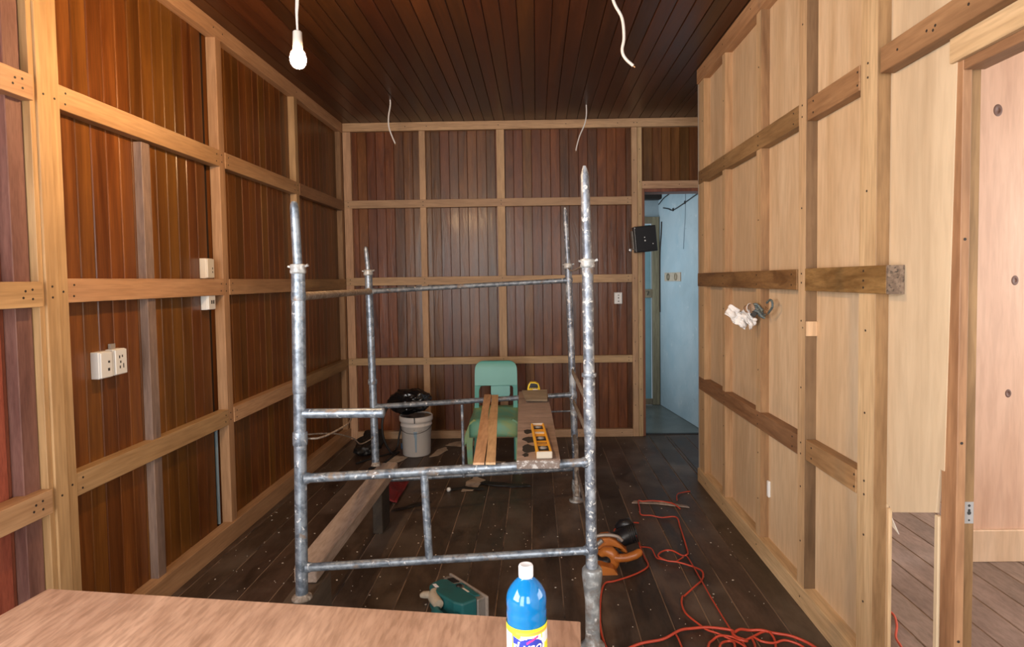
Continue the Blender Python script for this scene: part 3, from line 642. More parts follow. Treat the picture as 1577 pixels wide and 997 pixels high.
# denser outline so the bent shell stays smooth
def dens(o, m=.03):
    r = []
    for i in range(len(o)):
        a, b_ = Vector(o[i]), Vector(o[(i + 1) % len(o)]); k = max(1, int((b_ - a).length / m))
        for j in range(k): r.append(tuple(a.lerp(b_, j / k)))
    return r
o = MB().plate(dens(out), .022, bx_).build('backrest', 'teal', ch, bevel=.004, seg=2)
MB().lathe([(.0001, .001), (.0065, .001), (.0065, 0)], (cx + .012, 5.2585, .745), 10, 0, R=Matrix(((1, 0, 0), (0, 0, -1), (0, 1, 0)))).build('screw_hole', 'slot', ch)
# seat: dished sheet with rolled front edge
nx, ny = 12, 12; vs = []; fs = []
prof = [(5.215, .425), (5.18, .405), (5.1, .392), (5.0, .385), (4.93, .384), (4.885, .382), (4.862, .372), (4.848, .35), (4.842, .32), (4.840, .29), (4.840, .262)]
for y, z in prof:
    for i in range(nx + 1):
        u = -.19 + .38 * i / nx; e = abs(u) / .19
        vs.append((cx + u, y + .03 * e ** 4, z - .012 * e ** 3 + (.02 * e ** 6 if y > 5.1 else 0)))
for r in range(len(prof) - 1):
    for i in range(nx): fs.append((r * (nx + 1) + i, r * (nx + 1) + i + 1, (r + 1) * (nx + 1) + i + 1, (r + 1) * (nx + 1) + i))
o = MB().add(vs, fs, 0, True).build('seat', 'teal_worn', ch)
md = o.modifiers.new('t', 'SOLIDIFY'); md.thickness = .014
for s in (-1, 1):
    pl = [(.12, .36), (.155, .395), (.192, .37), (.232, .27), (.252, .185), (.238, .175), (.222, .20), (.213, .0), (.172, .0), (.172, .2), (.155, .30)]
    MB().plate(pl, .028, lambda u, v, w: Vector((cx + s * u, 4.868 + w + .15 * (.4 - v) * 0, v))).build('leg', 'teal_worn', ch, bevel=.005, seg=2)
    MB().path([(cx + s * .164, 5.215, .425), (cx + s * .165, 5.20, .30), (cx + s * .17, 5.09, 0)], [.020, .02, .019], 10).build('leg', 'teal', ch)

# ================================================================== bucket, bag, hose
bk = thing('bucket', (-1.055, 5.30, 0), 'white plastic bucket with a blue grey streak by the back wall', 'bucket')
bc = (-1.055, 5.30, 0)
bw_ = MB().lathe([(.0001, 0), (.112, 0), (.119, .006), (.1285, .255), (.1345, .258), (.1355, .268), (.1315, .272), (.132, .295), (.141, .297), (.144, .306), (.144, .338), (.138, .345), (.132, .338), (.118, .02)], bc, 40).build('bucket_body', 'bucket', bk)
MB().lathe([(.0001, .334), (.09, .336), (.131, .336)], bc, 32).build('bucket_lid', 'blackbag', bk)
mb = MB()
for a0, a1, z0, z1 in ((-1.58, -1.33, .215, .17), (-1.51, -1.35, .21, .045)):
    rr0, rr1 = .1282, .1222
    vs = []
    for k in range(5):
        a = a0 + (a1 - a0) * k / 4; vs += [(bc[0] + rr0 * math.cos(a), bc[1] + rr0 * math.sin(a), .222), (bc[0] + (rr1 + (z1 - .045) * .045) * math.cos(-1.43 + (a + 1.43) * .6), bc[1] + (rr1 + (z1 - .045) * .045) * math.sin(-1.43 + (a + 1.43) * .6), z1)]
    mb.add(vs, [(2 * k, 2 * k + 2, 2 * k + 3, 2 * k + 1) for k in range(4)])
mb.build('streak', 'bluegrey', bk)
mb = MB(); hw = []
for k in range(17):
    a = -PI + PI * k / 16; z = .262 - .055 * math.sin(PI * k / 16) + (.05 if 7 < k < 11 else 0) * 0
    hw.append((bc[0] + .1375 * math.cos(a), bc[1] + .1375 * math.sin(a), z))
mb.path(hw, .0018, 6); mb.build('wire_handle', 'rubber', bk)
MB().box(-1.045, -1.037, 5.152, 5.1585, .298, .345).build('rim_split', 'slot', bk)
# black bag
bm = bmesh.new(); bmesh.ops.create_icosphere(bm, subdivisions=5, radius=1)
vs = []
for v in bm.verts:
    p = v.co.copy(); n1 = noise.noise(p * 1.6 + Vector((3, 1, 7))); n2 = noise.noise(p * 4.5); n3 = abs(noise.noise(p * 9 + Vector((9, 2, 2))))
    q = 1 + .22 * n1 + .12 * n2 - .10 * n3
    x, y, z = p.x * .17 * q, p.y * .13 * q, p.z * .125 * q
    if z < -.06: z = -.06 + (z + .06) * .5; x *= .85; y *= .85
    x += .02 * math.sin(z * 20)
    if p.x < -.5 and p.z > -.2: x -= .03; z += .01
    vs.append((-1.095 + x, 5.30 + y, .438 + z))
zm = min(v[2] for v in vs); vs = [(x, y, z - zm + .3475) for x, y, z in vs]
mb = MB().add(vs, [tuple(v.index for v in f.verts) for f in bm.faces], 0, True); bm.free()
tag(mb.build('plastic_bag', 'blackbag', loc=(-1.09, 5.3, .345)), 'crumpled glossy black plastic bag heaped on top of the bucket', 'bag')
hs = [(-1.25, 5.32, .47), (-1.30, 5.24, .40), (-1.325, 5.20, .30), (-1.32, 5.2, .18), (-1.29, 5.22, .08), (-1.255, 5.25, .02), (-1.22, 5.33, .010), (-1.24, 5.2, .010), (-1.27, 5.0, .010), (-1.35, 4.85, .010)]
tag(MB().path(smooth_path(hs), .0095, 10).build('hose', 'rubber', loc=(-1.28, 5.2, 0)), 'black hose looping down beside the bucket to the floor', 'hose')
hs = [(-1.21, 5.43, .24), (-1.235, 5.42, .12), (-1.25, 5.4, .03), (-1.28, 5.3, .009), (-1.40, 5.15, .009), (-1.5, 5.0, .009)]
tag(MB().path(smooth_path(hs), .008, 8).build('cable', 'rubber', loc=(-1.25, 5.4, 0)), 'dark cable on the floor left of the bucket, behind the black hose', 'cable')
tag(MB().lathe([(.0001, 0), (.035, 0), (.04, .01), (.04, .05), (.02, .06), (.0001, .06)], (-1.19, 5.46, 0), 14).build('blue_cup', plain('dull blue plastic', (.05, .09, .16), .5), loc=(-1.19, 5.46, 0)), 'small dull blue plastic cup on the floor behind the bucket', 'cup')

# ================================================================== debris on the floor
def scrap(name, c, pts, mat, label, cat, z=.003, t=.003, seed=0, lift=.012):
    r_ = random.Random(seed)
    P = dens([(c[0] + u, c[1] + v) for u, v in pts], .03)
    P = [(u + r_.uniform(-.006, .006), v + r_.uniform(-.006, .006)) for u, v in P]
    return tag(MB().plate(P, t, lambda u, v, w: Vector((u, v, z + w + lift * max(0, noise.noise(Vector((u * 9, v * 9, seed))))))).build(name, mat, loc=(c[0], c[1], 0)), label, cat)
scrap('paper_scrap', (-.66, 5.60), [(-.18, -.06), (-.02, -.10), (.14, -.06), (.20, .04), (.05, .09), (-.12, .06)], 'scrap_tan', 'large torn tan paper on the floor left of the teal chair, against the back wall', 'paper', seed=1)
scrap('paper_scrap', (-.86, 5.33), [(-.07, -.16), (.0, -.12), (.06, .05), (.04, .16), (-.03, .08)], 'scrap_tan', 'torn tan scrap on the floor just right of the bucket', 'paper', seed=2)
scrap('paper_scrap', (-1.20, 5.13), [(-.06, -.10), (.05, -.09), (.09, .05), (-.02, .10)], 'scrap_tan', 'torn tan scrap on the floor at the bucket\'s left front', 'paper', seed=3)
scrap('paper_scrap', (-.42, 4.99), [(-.13, -.03), (.14, -.05), (.15, .03), (-.10, .05)], 'scrap_tan', 'dusty tan scrap on the floor under the teal chair', 'paper', seed=4)
scrap('paper_scrap', (-.50, 4.47), [(-.05, -.16), (.03, -.15), (.10, .10), (.02, .18), (-.03, .05)], 'scrap_tan', 'thin tan scrap lying on the open floor beneath the scaffold', 'paper', seed=5, z=.001)
scrap('plastic_strip', (-.87, 4.02), [(-.10, -.07), (.03, -.02), (.14, .09), (.11, .11), (.0, .03), (-.08, -.03)], 'rubber', 'thin black blade shaped scrap on the floor near the upright stay of the scaffold', 'scrap', seed=6)
scrap('plastic_strip', (-.55, 4.36), [(-.10, -.02), (.02, .01), (.16, -.03), (.15, .02), (.02, .05), (-.10, .02)], 'rubber', 'black scrap with a pale knob in the middle of the floor beneath the scaffold', 'scrap', seed=7)
scrap('plastic_strip', (-.27, 4.42), [(-.16, .06), (-.06, .0), (.10, -.03), (.22, -.02), (.2, .02), (.02, .05), (-.12, .10)], 'rubber', 'long dark green black scrap on the floor below the wide scaffold board', 'scrap', seed=8, t=.008)
MBp = MB().lathe([(.0001, .03), (.012, .026), (.016, .014), (.012, .002), (.0001, 0)], (-.64, 4.33, 0), 12)
tag(MBp.build('plug', 'white', loc=(-.64, 4.33, 0)), 'tiny white plug at the end of the middle black scrap', 'plug')
tag(MB().plate(dens([(.62, 4.055), (.78, 4.035), (.98, 3.965), (.97, 3.995), (.8, 4.075), (.64, 4.09)], .05), .006, lambda u, v, w: Vector((u, v, .002 + w))).build('wood_sliver', 'plank_old', loc=(.8, 4.03, 0)), 'thin wooden sliver among the red cords on the far right floor', 'wood sliver')
# red rag under the plank
vs = []; fs = []; n = 14
for i in range(n + 1):
    for j in range(n + 1):
        u, v = i / n, j / n; x = -1.03 + .07 * u; y = 4.10 + .42 * v
        z = .012 + .035 * max(0, noise.noise(Vector((u * 4, v * 4, 1)))) + .06 * max(0, 1 - u * 1.25) ** 1.5 * (.6 + .4 * math.sin(v * 3))
        vs.append((x - .10 * v * (1 - u), y, z))
for i in range(n):
    for j in range(n): fs.append((i * (n + 1) + j, (i + 1) * (n + 1) + j, (i + 1) * (n + 1) + j + 1, i * (n + 1) + j + 1))
ob = MB().add(vs, fs, 0, True).build('red_cloth', 'red', loc=(-1.0, 4.3, 0)); md = ob.modifiers.new('t', 'SOLIDIFY'); md.thickness = .006
tag(ob, 'red cloth heaped on the floor beside the long grey plank', 'cloth')
# dark heap by the left corner
hp_ = []
bm = bmesh.new(); bmesh.ops.create_icosphere(bm, subdivisions=4, radius=1)
for v in bm.verts:
    p = v.co; q = 1 + .3 * noise.noise(p * 2.1) + .2 * noise.noise(p * 5)
    hp_.append((-1.50 + p.x * .11 * q, 5.40 + p.y * .2 * q, max(.0, .045 + p.z * .06 * q + (.09 * max(0, p.y) * q))))
mb = MB().add(hp_, [tuple(v.index for v in f.verts) for f in bm.faces], 0, True); bm.free()
tag(mb.build('dark_cloth', 'rubber', loc=(-1.5, 5.4, 0)), 'dark crumpled cloth on the floor in the far left corner', 'cloth')
# pale specks
mb = MB(); rs_ = random.Random(9)
for k in range(420):
    x = rs_.uniform(-1.75, 1.15); y = rs_.uniform(2.2, 5.6) if k % 3 else rs_.uniform(2.3, 3.6); r = rs_.choice((.0012, .0016, .002, .002, .0028, .004)); a = rs_.uniform(0, PI)
    mb.obox((x, y, .0012), (r * 2, r * rs_.uniform(.8, 2), .0018), rot('Z', a))
tag(mb.build('wood_chips', 'chip'), 'pale chips and specks scattered over the dark floor', 'chips', None, 'stuff')

# ================================================================== cords on the floor
CORD_A = [(0.561, 3.378), (0.562, 3.257), (0.564, 3.152), (0.508, 3.082), (0.434, 3.028), (0.365, 2.990), (0.321, 2.971), (0.291, 2.871), (0.267, 2.700), (0.257, 2.548), (0.268, 2.433), (0.296, 2.348)]
CORD_B = [(0.567, 3.381), (0.614, 3.340), (0.624, 3.244), (0.645, 3.207), (0.706, 3.188), (0.751, 3.218), (0.786, 3.251), (0.793, 3.100), (0.794, 2.840), (0.800, 2.682), (0.801, 2.539), (0.800, 2.511), (0.818, 2.473), (0.831, 2.419)]
CORD_C = [(0.446, 3.545), (0.449, 3.602), (0.521, 3.641), (0.573, 3.695), (0.609, 3.718)]
CORD_D = [(0.915, 3.942), (0.883, 4.008), (0.833, 4.066), (0.750, 4.068), (0.695, 4.070), (0.666, 4.071), (0.654, 3.949), (0.644, 3.834), (0.702, 3.811), (0.763, 3.789), (0.851, 3.778), (0.845, 3.642), (0.829, 3.507), (0.809, 3.317), (0.792, 3.260), (0.767, 3.260), (0.727, 3.305), (0.690, 3.319), (0.649, 3.282), (0.637, 3.238), (0.675, 3.195), (0.724, 3.170), (0.795, 3.128), (0.821, 3.065), (0.803, 3.001), (0.737, 2.904), (0.678, 2.842), (0.663, 2.820), (0.647, 2.762), (0.646, 2.674), (0.682, 2.590), (0.705, 2.550), (0.740, 2.521), (0.783, 2.483), (0.813, 2.442), (0.845, 2.384)]
CORD_P1 = [(0.296, 2.390), (0.399, 2.446), (0.504, 2.491), (0.586, 2.542), (0.641, 2.563), (0.714, 2.565), (0.803, 2.544), (0.803, 2.511), (0.822, 2.469), (0.845, 2.473), (0.815, 2.483), (0.803, 2.520), (0.836, 2.544), (0.883, 2.553), (0.927, 2.538), (0.973, 2.528), (1.036, 2.494), (1.092, 2.438), (1.114, 2.373)]
CORD_P2 = [(0.659, 2.386), (0.680, 2.443), (0.704, 2.479), (0.740, 2.502), (0.789, 2.502), (0.822, 2.469), (0.874, 2.496), (0.931, 2.533), (0.956, 2.528), (0.960, 2.481), (0.941, 2.418)]
CORD_P3 = [(0.701, 2.386), (0.728, 2.443), (0.764, 2.474), (0.785, 2.455), (0.773, 2.385), (0.798, 2.351), (0.858, 2.419), (0.874, 2.496), (0.900, 2.463), (0.946, 2.458), (0.998, 2.467), (1.052, 2.443), (1.067, 2.382)]
CORD_P4 = [(0.564, 2.542), (0.566, 2.499), (0.570, 2.449), (0.569, 2.379)]
CORD_R = [(1.566, 2.764), (1.541, 2.699), (1.548, 2.656), (1.507, 2.566), (1.458, 2.487), (1.433, 2.399), (1.374, 2.259)]
CORD_R2 = [(1.464, 2.581), (1.437, 2.487), (1.373, 2.421), (1.371, 2.337)]

def cord(name, lists, label, r=.0045, heads=()):
    mb = MB(); rz = random.Random(len(label))
    for L in lists:
        P = [Vector((x, y, r + .001 + .010 * abs(math.sin(i * 1.7)) * (0 if i in (0, len(L) - 1) else 1))) for i, (x, y) in enumerate(L)]
        mb.path(smooth_path(P, 7), r, 8)
    return tag(mb.build(name, 'orange_cord', loc=(*lists[0][0], 0)), label, 'cord')
cord('extension_cord', [CORD_D], 'long red cord looping across the floor from the wood sliver to the near cord tangle')
cord('extension_cord', [CORD_B], 'thin red cord from the orange saw\'s back end straight to the near tangle', .0035)
cord('extension_cord', [CORD_C], 'thin red cord on the floor just behind the orange saw', .004)
cord('extension_cord', [CORD_P1], 'thick red cord arching across the front of the near tangle towards the right wall', .006)
cord('extension_cord', [CORD_P2, CORD_P3], 'tangle of red cord loops on the floor close to the right wall foot', .005)
cord('extension_cord', [CORD_P4], 'short bit of red cord just left of the near tangle', .004)
cord('extension_cord', [CORD_R], 'red cord on the floor seen through the open bottom of the right partition', .005)
cord('extension_cord', [[(.93, 4.10), (.95, 4.18), (1.0, 4.24), (1.06, 4.27)]], 'bit of red cord at the far foot of the right partition', .004)

# ================================================================== orange saw
sw = thing('circular_saw', (.45, 3.2, 0), 'orange and black power saw lying on the floor right of the scaffold', 'power saw')
sx, sy, k_ = .417, 3.2, .00337
def q(px, py, dy=0): return Vector((sx + (px - 952) * k_, sy + dy, (876 - py) * k_))
mb = MB().plate([((p[0] - 952) * k_, (876 - p[1]) * k_) for p in ((914, 852), (918, 840), (926, 835), (938, 834), (948, 839), (958, 848), (967, 858), (962, 860), (950, 852), (944, 850), (938, 855), (926, 857), (918, 864))], .09, lambda u, v, w: Vector((sx + u, sy - .02 + w, v)))
mb.build('motor_shell', 'orange', sw, bevel=.012, seg=3)
MB().path([q(924, 858, -.03), q(930, 852, -.04), q(938, 852, -.05), q(943, 858, -.05), q(943, 868, -.05), q(940, 878, -.05)], [.022, .026, .030, .032, .030, .024], 14).build('front_column', 'orange', sw)
MB().path([q(940, 859, -.055), q(950, 859, -.07), q(962, 857, -.08), q(974, 853, -.08), q(981, 849.5, -.075), q(984, 848, -.07)], [.022, .021, .021, .022, .021, .012], 14).build('handle', 'orange', sw)
mb = MB().plate([((p[0] - 952) * k_, p[1]) for p in ((908, .012), (910, .045), (922, .05), (940, .032), (946, .002), (944, 0), (922, .0))], .12, lambda u, v, w: Vector((sx + u, sy - .14 + w, v)))
mb.build('shoe', 'orange', sw, bevel=.004)
MB().path([q(914, 862, -.045), q(922, 866, -.06), q(931, 866, -.06), q(936, 862, -.05)], [.02, .026, .026, .02], 12).build('trigger_grip', 'black', sw)
MB().path([q(936, 846, .06), q(950, 848, .06), q(965, 842, .07), q(978, 838, .08)], [.03, .045, .05, .048], 18).build('motor', 'black', sw)
MB().path([q(955, 836, .13), q(963, 830, .12), q(972, 828, .11), q(978, 832, .10)], [.02, .034, .036, .02], 16).build('gear_cover', 'black', sw)
mb = MB()
for i in range(6): mb.lathe([(.044, -.003), (.051, -.003), (.051, .003), (.044, .003)], q(968 + i * 3, 841 - i * .8, .075), 18, R=rot('Y', PI / 2 - .25))
mb.build('cooling_fins', 'rubber', sw)
mb = MB(); P = [q(908, 836, .0), q(918, 833, .0), q(930, 831.5, 0), (q(942, 832, 0)), q(952, 835, 0), q(958, 841, 0)]
mb.path(smooth_path(P), .009, 10); mb.build('blade_guard', 'soleplate', sw)
MB().path([q(912, 846, -.03), q(918, 843, -.03), q(926, 836, -.03)], .012, 10).build('lever', 'toolgrey', sw)
MB().plate([((p[0] - 952) * k_, (876 - p[1]) * k_) for p in ((943, 849), (948, 847), (958, 855), (965, 861), (950, 860), (943, 857))], .02, lambda u, v, w: Vector((sx + u, sy - .046 + w, v))).build('inlay', 'black', sw, bevel=.004)
MB().path(smooth_path([q(984, 842, .07)] + [Vector((x, y, .006)) for x, y in CORD_A]), .0045, 8).build('power_cord', 'orange_cord', sw)

# ================================================================== teal planer
pl = thing('power_planer', (-.40, 2.72, 0), 'teal electric planer lying on its side behind the plywood table', 'power planer')
La = Vector((.66, -.75, 0)).normalized(); Wa = Vector((-La.y, La.x, 0)); Za = Vector((0, 0, 1)); pc = Vector((-.385, 2.735, 0))
def pp(l, w, z): return pc + La * l + Wa * w + Za * z
mb = MB(); bl = [(-.115, -.045), (-.10, -.075), (-.06, -.085), (.02, -.08), (.10, -.075), (.14, -.055), (.145, .02), (-.10, .02), (-.118, .0)]
mb.plate(bl, .105, lambda u, v, w: pp(u, v, .004 + w)); mb.build('casing', 'tealtool', pl, bevel=.014, seg=3)
mb = MB().plate([(-.125, .018), (.15, .018), (.15, .058), (-.11, .058), (-.13, .04)], .10, lambda u, v, w: pp(u, v, .004 + w)); mb.build('bed', 'toolgrey', pl, bevel=.004)
mb = MB().plate([(-.135, .056), (.165, .056), (.165, .068), (-.125, .068)], .108, lambda u, v, w: pp(u, v, .003 + w)); mb.build('sole_plate', 'soleplate', pl, bevel=.004, seg=2)
MB().plate([(-.10, .024), (-.05, .024), (-.04, .05), (-.09, .05)], .003, lambda u, v, w: pp(u, v, .1045 + w)).build('chip_outlet', 'black', pl)
mb = MB().plate([(-.035, -.01)] + arc(.0, .02, .028, PI, 0, 8) + [(.12, .02), (.13, .045), (-.02, .05)], .006, lambda u, v, w: pp(u, v, .105 + w)); mb.build('belt_cover', 'tealtool', pl, bevel=.002)
MB().lathe([(.0001, .004), (.012, .004), (.014, 0)], pp(.0, .022, .111), 14).build('cover_screw', 'black', pl)
MB().plate([(.03, .018), (.075, .018), (.078, .026), (.033, .026)], .001, lambda u, v, w: pp(u, v, .1112 + w)).build('badge', 'cream', pl)
MB().path([pp(-.06, -.07, .09), pp(-.03, -.095, .085), pp(.03, -.105, .08)], [.022, .025, .022], 12).build('front_knob', 'beige', pl)
mb = MB().path([pp(.0, -.08, .06), pp(.03, -.125, .06), pp(.1, -.13, .06), pp(.14, -.08, .06)], .017, 12); mb.build('handle', 'tealtool', pl)
MB().plate([(-.095, -.06), (-.06, -.065), (-.055, -.05), (-.09, -.045)], .001, lambda u, v, w: pp(u, v, .1094 + w)).build('lettering', 'lb_white', pl)
MB().path([pp(-.115, -.05, .05), pp(-.15, -.075, .045), pp(-.16, -.085, .04)], [.018, .016, .01], 10).build('dust_port', 'beige', pl)
MB().path(smooth_path([pp(.145, .03, .03), pp(.2, .02, .012), pp(.27, .0, .005), pp(.36, -.06, .005)]), .0045, 8).build('power_cord', 'rubber', pl)
# ================================================================== plywood table and bottle
tb = thing('work_table', (-.55, .95, 0), 'low work table with a pinkish plywood top in the near left corner', 'table')
mb = MB().plate([(-1.222, 1.487), (.088, 1.322), (.02, .30), (-1.34, .46)], .018, lambda u, v, w: Vector((u, v, .732 + w)))
mb.build('table_top', 'tabletop', tb, bevel=.0015)
for x, y in ((-1.12, 1.38), (-.02, 1.25), (-1.2, .52), (-.09, .4)):
    MB().box(x - .035, x + .035, y - .035, y + .035, 0, .731).build('leg', 'tableleg', tb, bevel=.003)
bo = thing('cleaner_bottle', (-.025, 1.10, .75), 'blue floor cleaner bottle with a yellow label standing on the plywood table', 'bottle')
bq = (-.025, 1.10, .7515)
zz = lambda z: z - .7515
prof = [(.0001, 0), (.032, 0), (.0355, .004), (.0368, .012), (.0368, .128), (.0356, .133), (.0366, .140), (.0362, .150), (.0352, .154), (.0366, .160), (.0366, .170), (.0355, .177), (.0333, .1835), (.0285, .1915), (.0225, .199), (.0165, .2045), (.0118, .2085), (.0112, .214)]
MB().lathe(prof, bq, 48).build('bottle_body', 'bottle', bo)
mb = MB().lathe([(.0115, .2095), (.0132, .2095), (.0134, .2115), (.0134, .2285), (.0122, .2312), (.0095, .2318), (.0085, .2314), (.0001, .2315)], bq, 40)
mb.build('screw_cap', 'capwhite', bo)
# wrapped label: coloured fields laid out on the label sheet
na, nz = 180, 80; vs = []; fs = []; ms = []
def field(a, z):
    """a: degrees round from the face towards the camera, z: 0 bottom .. 1 top"""
    if z > .945: return 0
    if z > .915 and a > -30: return 4
    if z > .895: return 0
    if -80 < a < -44: return 2 if -76 < a < -72 else 1
    u = (a - 10) / 40; e = u * u + ((z - .71) / .15) ** 2
    if -40 < a < -18 and .76 < z < .88 - .002 * (a + 40): return 2
    if 0 < a < 34 and abs(z - (.79 + .0027 * a)) < .018: return 3
    if e < 1: return 2
    if e < 1.5 or (-16 < a < 44 and z > .7): return 1
    if a > 48 and z > .72: return 1
    return 0
for i in range(na + 1):
    for j in range(nz + 1):
        w = 2 * PI * i / na; z = .014 + .116 * j / nz
        vs.append((bq[0] + .0373 * math.cos(w), bq[1] + .0373 * math.sin(w), bq[2] + z))
mb = MB(); mb.v = vs
for i in range(na):
    for j in range(nz):
        a = math.degrees(2 * PI * (i + .5) / na) - 270
        if a < -180: a += 360
        mb.f.append((i * (nz + 1) + j, (i + 1) * (nz + 1) + j, (i + 1) * (nz + 1) + j + 1, i * (nz + 1) + j + 1))
        mb.m.append(field(a, (j + .5) / nz)); mb.sm.append(True)
lab = mb.build('label', ['lb_yellow', 'lb_white', 'lb_blue', 'lb_magenta', 'lb_orange'], bo)
def wrap_text(txt, size, a_c, z_c, mat, parent, r=.0376, shear=.25, name='lettering'):
    cu = bpy.data.curves.new(name, 'FONT'); cu.body = txt; cu.size = size; cu.shear = shear; cu.align_x = 'CENTER'; cu.align_y = 'CENTER'; cu.resolution_u = 3
    cu.offset = size * .012
    t = bpy.data.objects.new('tmp', cu); COL.objects.link(t)
    dg = bpy.context.evaluated_depsgraph_get(); me = bpy.data.meshes.new_from_object(t.evaluated_get(dg))
    bpy.data.objects.remove(t)
    bm = bmesh.new(); bm.from_mesh(me); bmesh.ops.triangulate(bm, faces=bm.faces)
    bmesh.ops.subdivide_edges(bm, edges=[e for e in bm.edges if e.calc_length() > .004], cuts=2)
    vv_ = []; 
    bm.verts.index_update()
    for v in bm.verts:
        a = -PI / 2 + math.radians(a_c) + v.co.x / r
        vv_.append((bq[0] + r * math.cos(a), bq[1] + r * math.sin(a), bq[2] + z_c + v.co.y))
    o = MB().add(vv_, [tuple(v.index for v in f.verts) for f in bm.faces]).build(name, mat, parent)
    bm.free(); return o
wrap_text('Lysol', .027, 10, .0975, 'lb_white', lab)

# ================================================================== bulb and ceiling wires
pb = thing('pendant_bulb', (-.939, 2.5, 2.36), 'lit bare bulb in a white holder hanging on a twisted white cord', 'pendant light')
P = [(-.938, 2.5, H), (-.937, 2.5, 2.9), (-.942, 2.5, 2.75), (-.9395, 2.5, 2.64), (-.9415, 2.5, 2.58), (-.939, 2.5, 2.505)]
Q = [(-.930, 2.5, H), (-.932, 2.5, 2.9), (-.936, 2.5, 2.75), (-.9325, 2.5, 2.64), (-.937, 2.5, 2.57), (-.9375, 2.5, 2.505)]
mb = MB().path(smooth_path(P), .0035, 8).path(smooth_path(Q), .0035, 8); mb.build('cord', 'cord_white', pb)
MB().lathe([(.0001, .078), (.015, .078), (.0175, .074), (.0195, .01), (.0195, 0), (.014, 0)], (-.939, 2.5, 2.428), 24).build('lamp_holder', 'socket', pb)
MB().lathe([(.013, .058), (.0135, .050), (.017, .044), (.026, .032), (.0305, .015), (.031, .002), (.0285, -.012), (.021, -.0235), (.011, -.029), (.0001, -.031)], (-.939, 2.5, 2.39), 28).build('bulb', 'bulb', pb)
def ceil_wire(pts, label, r=.006):
    t = thing('ceiling_wire', pts[0], label, 'wire')
    P = smooth_path(pts); n = len(P)
    MB().path(P, r, 10).build('sheath', 'cord_white', t)
    d = (P[-1] - P[-2]).normalized()
    MB().path([P[-1], P[-1] + d * .012], r * .6, 8).build('bare_end', 'copper', t)
ceil_wire([(.385, 3.0, H), (.372, 3.0, 2.9), (.392, 3.0, 2.81), (.428, 3.0, 2.74), (.437, 3.0, 2.65), (.428, 3.0, 2.588), (.443, 3.0, 2.55), (.480, 3.0, 2.515)], 'thickest and nearest of the loose white wires hanging from the ceiling', .0075)
ceil_wire([(-1.168, 5.09, H), (-1.168, 5.09, 2.94), (-1.185, 5.09, 2.84), (-1.182, 5.09, 2.76), (-1.155, 5.09, 2.68), (-1.135, 5.09, 2.63)], 'loose white wire hanging from the ceiling at the far left, right of the bulb', .006)
ceil_wire([(.452, 5.34, H), (.452, 5.34, 2.90), (.435, 5.34, 2.82), (.395, 5.34, 2.73), (.37, 5.34, 2.65), (.36, 5.34, 2.6)], 'thin loose white wire hanging from the ceiling above the scaffold\'s right posts', .0055)

# ================================================================== outlets
def outlet(name, c, R, size, label, cat, slots, mat='white', extra=None):
    """c: middle of the back face; R columns: across, up, out"""
    t = thing(name, c, label, cat)
    w, h, d = size; c = Vector(c)
    def g(a, u, o): return c + R @ Vector((a, u, o))
    MB().obox(g(0, 0, d * .4), (w, h, d * .8), R).obox(g(0, 0, d * .86), (w * .94, h * .95, d * .28), R).build('cover', mat, t, bevel=.003, seg=2)
    for a, u, sw_, sh in slots:
        MB().obox(g(a, u, d + .0004), (sw_, sh, .0012), R).build('slot', 'slot', t)
    if extra: extra(t, g)
    return t
RL = Matrix(((0, 0, 1), (1, 0, 0), (0, 1, 0)))                     # left wall: across = +y, up = z, out = +x
def sl(s=1): return [(.012, .022, .005, .011), (-.003, .022, .005, .011), (.004, .008, .009, .006), (.012, -.02, .005, .011), (-.003, -.02, .005, .011)]
outlet('wall_outlet', (PL, 2.542, 1.170), RL, (.074, .112, .044), 'left of the two white outlets side by side on the left wall', 'outlet', [(.012, .012, .010, .009), (.010, -.02, .011, .012)])
def clip(t, g):
    MB().obox(g(-.012, .066, .012), (.028, .026, .012), RL).build('clear_clip', 'clear', t)
outlet('wall_outlet', (PL, 2.632, 1.172), RL, (.078, .112, .044), 'right of the two white outlets side by side on the left wall', 'outlet', [(-.012, .022, .006, .012), (.006, .024, .006, .010), (-.006, 0, .007, .010), (-.01, -.022, .006, .012), (.012, -.018, .005, .02)], 'white', clip)
outlet('wall_outlet', (PL, 3.395, 1.588), RL, (.075, .11, .045), 'cream outlet standing just above the middle rail of the left wall', 'outlet', [(.015, 0, .006, .012), (.015, -.02, .006, .01)], 'cream')
outlet('wall_outlet', (PL, 3.395, 1.402), RL, (.075, .085, .045), 'small outlet just under the middle rail of the left wall', 'outlet', [(-.006, 0, .012, .02), (.014, .0, .012, .02)], 'white')
RBk = Matrix(((1, 0, 0), (0, 0, -1), (0, 1, 0)))                    # back wall: across = +x, up = z, out = -y
outlet('wall_outlet', (.777, PB, 1.315), RBk, (.075, .108, .03), 'white outlet on the dark back wall left of the doorway', 'outlet', [(.002, .028, .013, .007), (.002, .003, .011, .011), (.002, -.03, .012, .009)])
t = thing('wall_outlet', (1.22, 3.245, .32), 'thin white box low on the right partition beside the middle stud', 'outlet')
MB().box(PR - .014, PR - .0005, 3.243, 3.268, .325, .412).build('cover', 'white', t, bevel=.003)
MB().box(PR - .0145, PR - .0135, 3.25, 3.262, .345, .39).build('rocker', 'capwhite', t)
tag(MB().path([(PL - .012, 3.49, .115), (PL - .012, 3.49, .40), (PL - .012, 3.49, .682)], .009, 12).build('conduit_pipe', 'bluegrey', loc=(PL, 3.49, .115)), 'grey conduit rising from the sill plate beside a stud on the left wall', 'conduit')

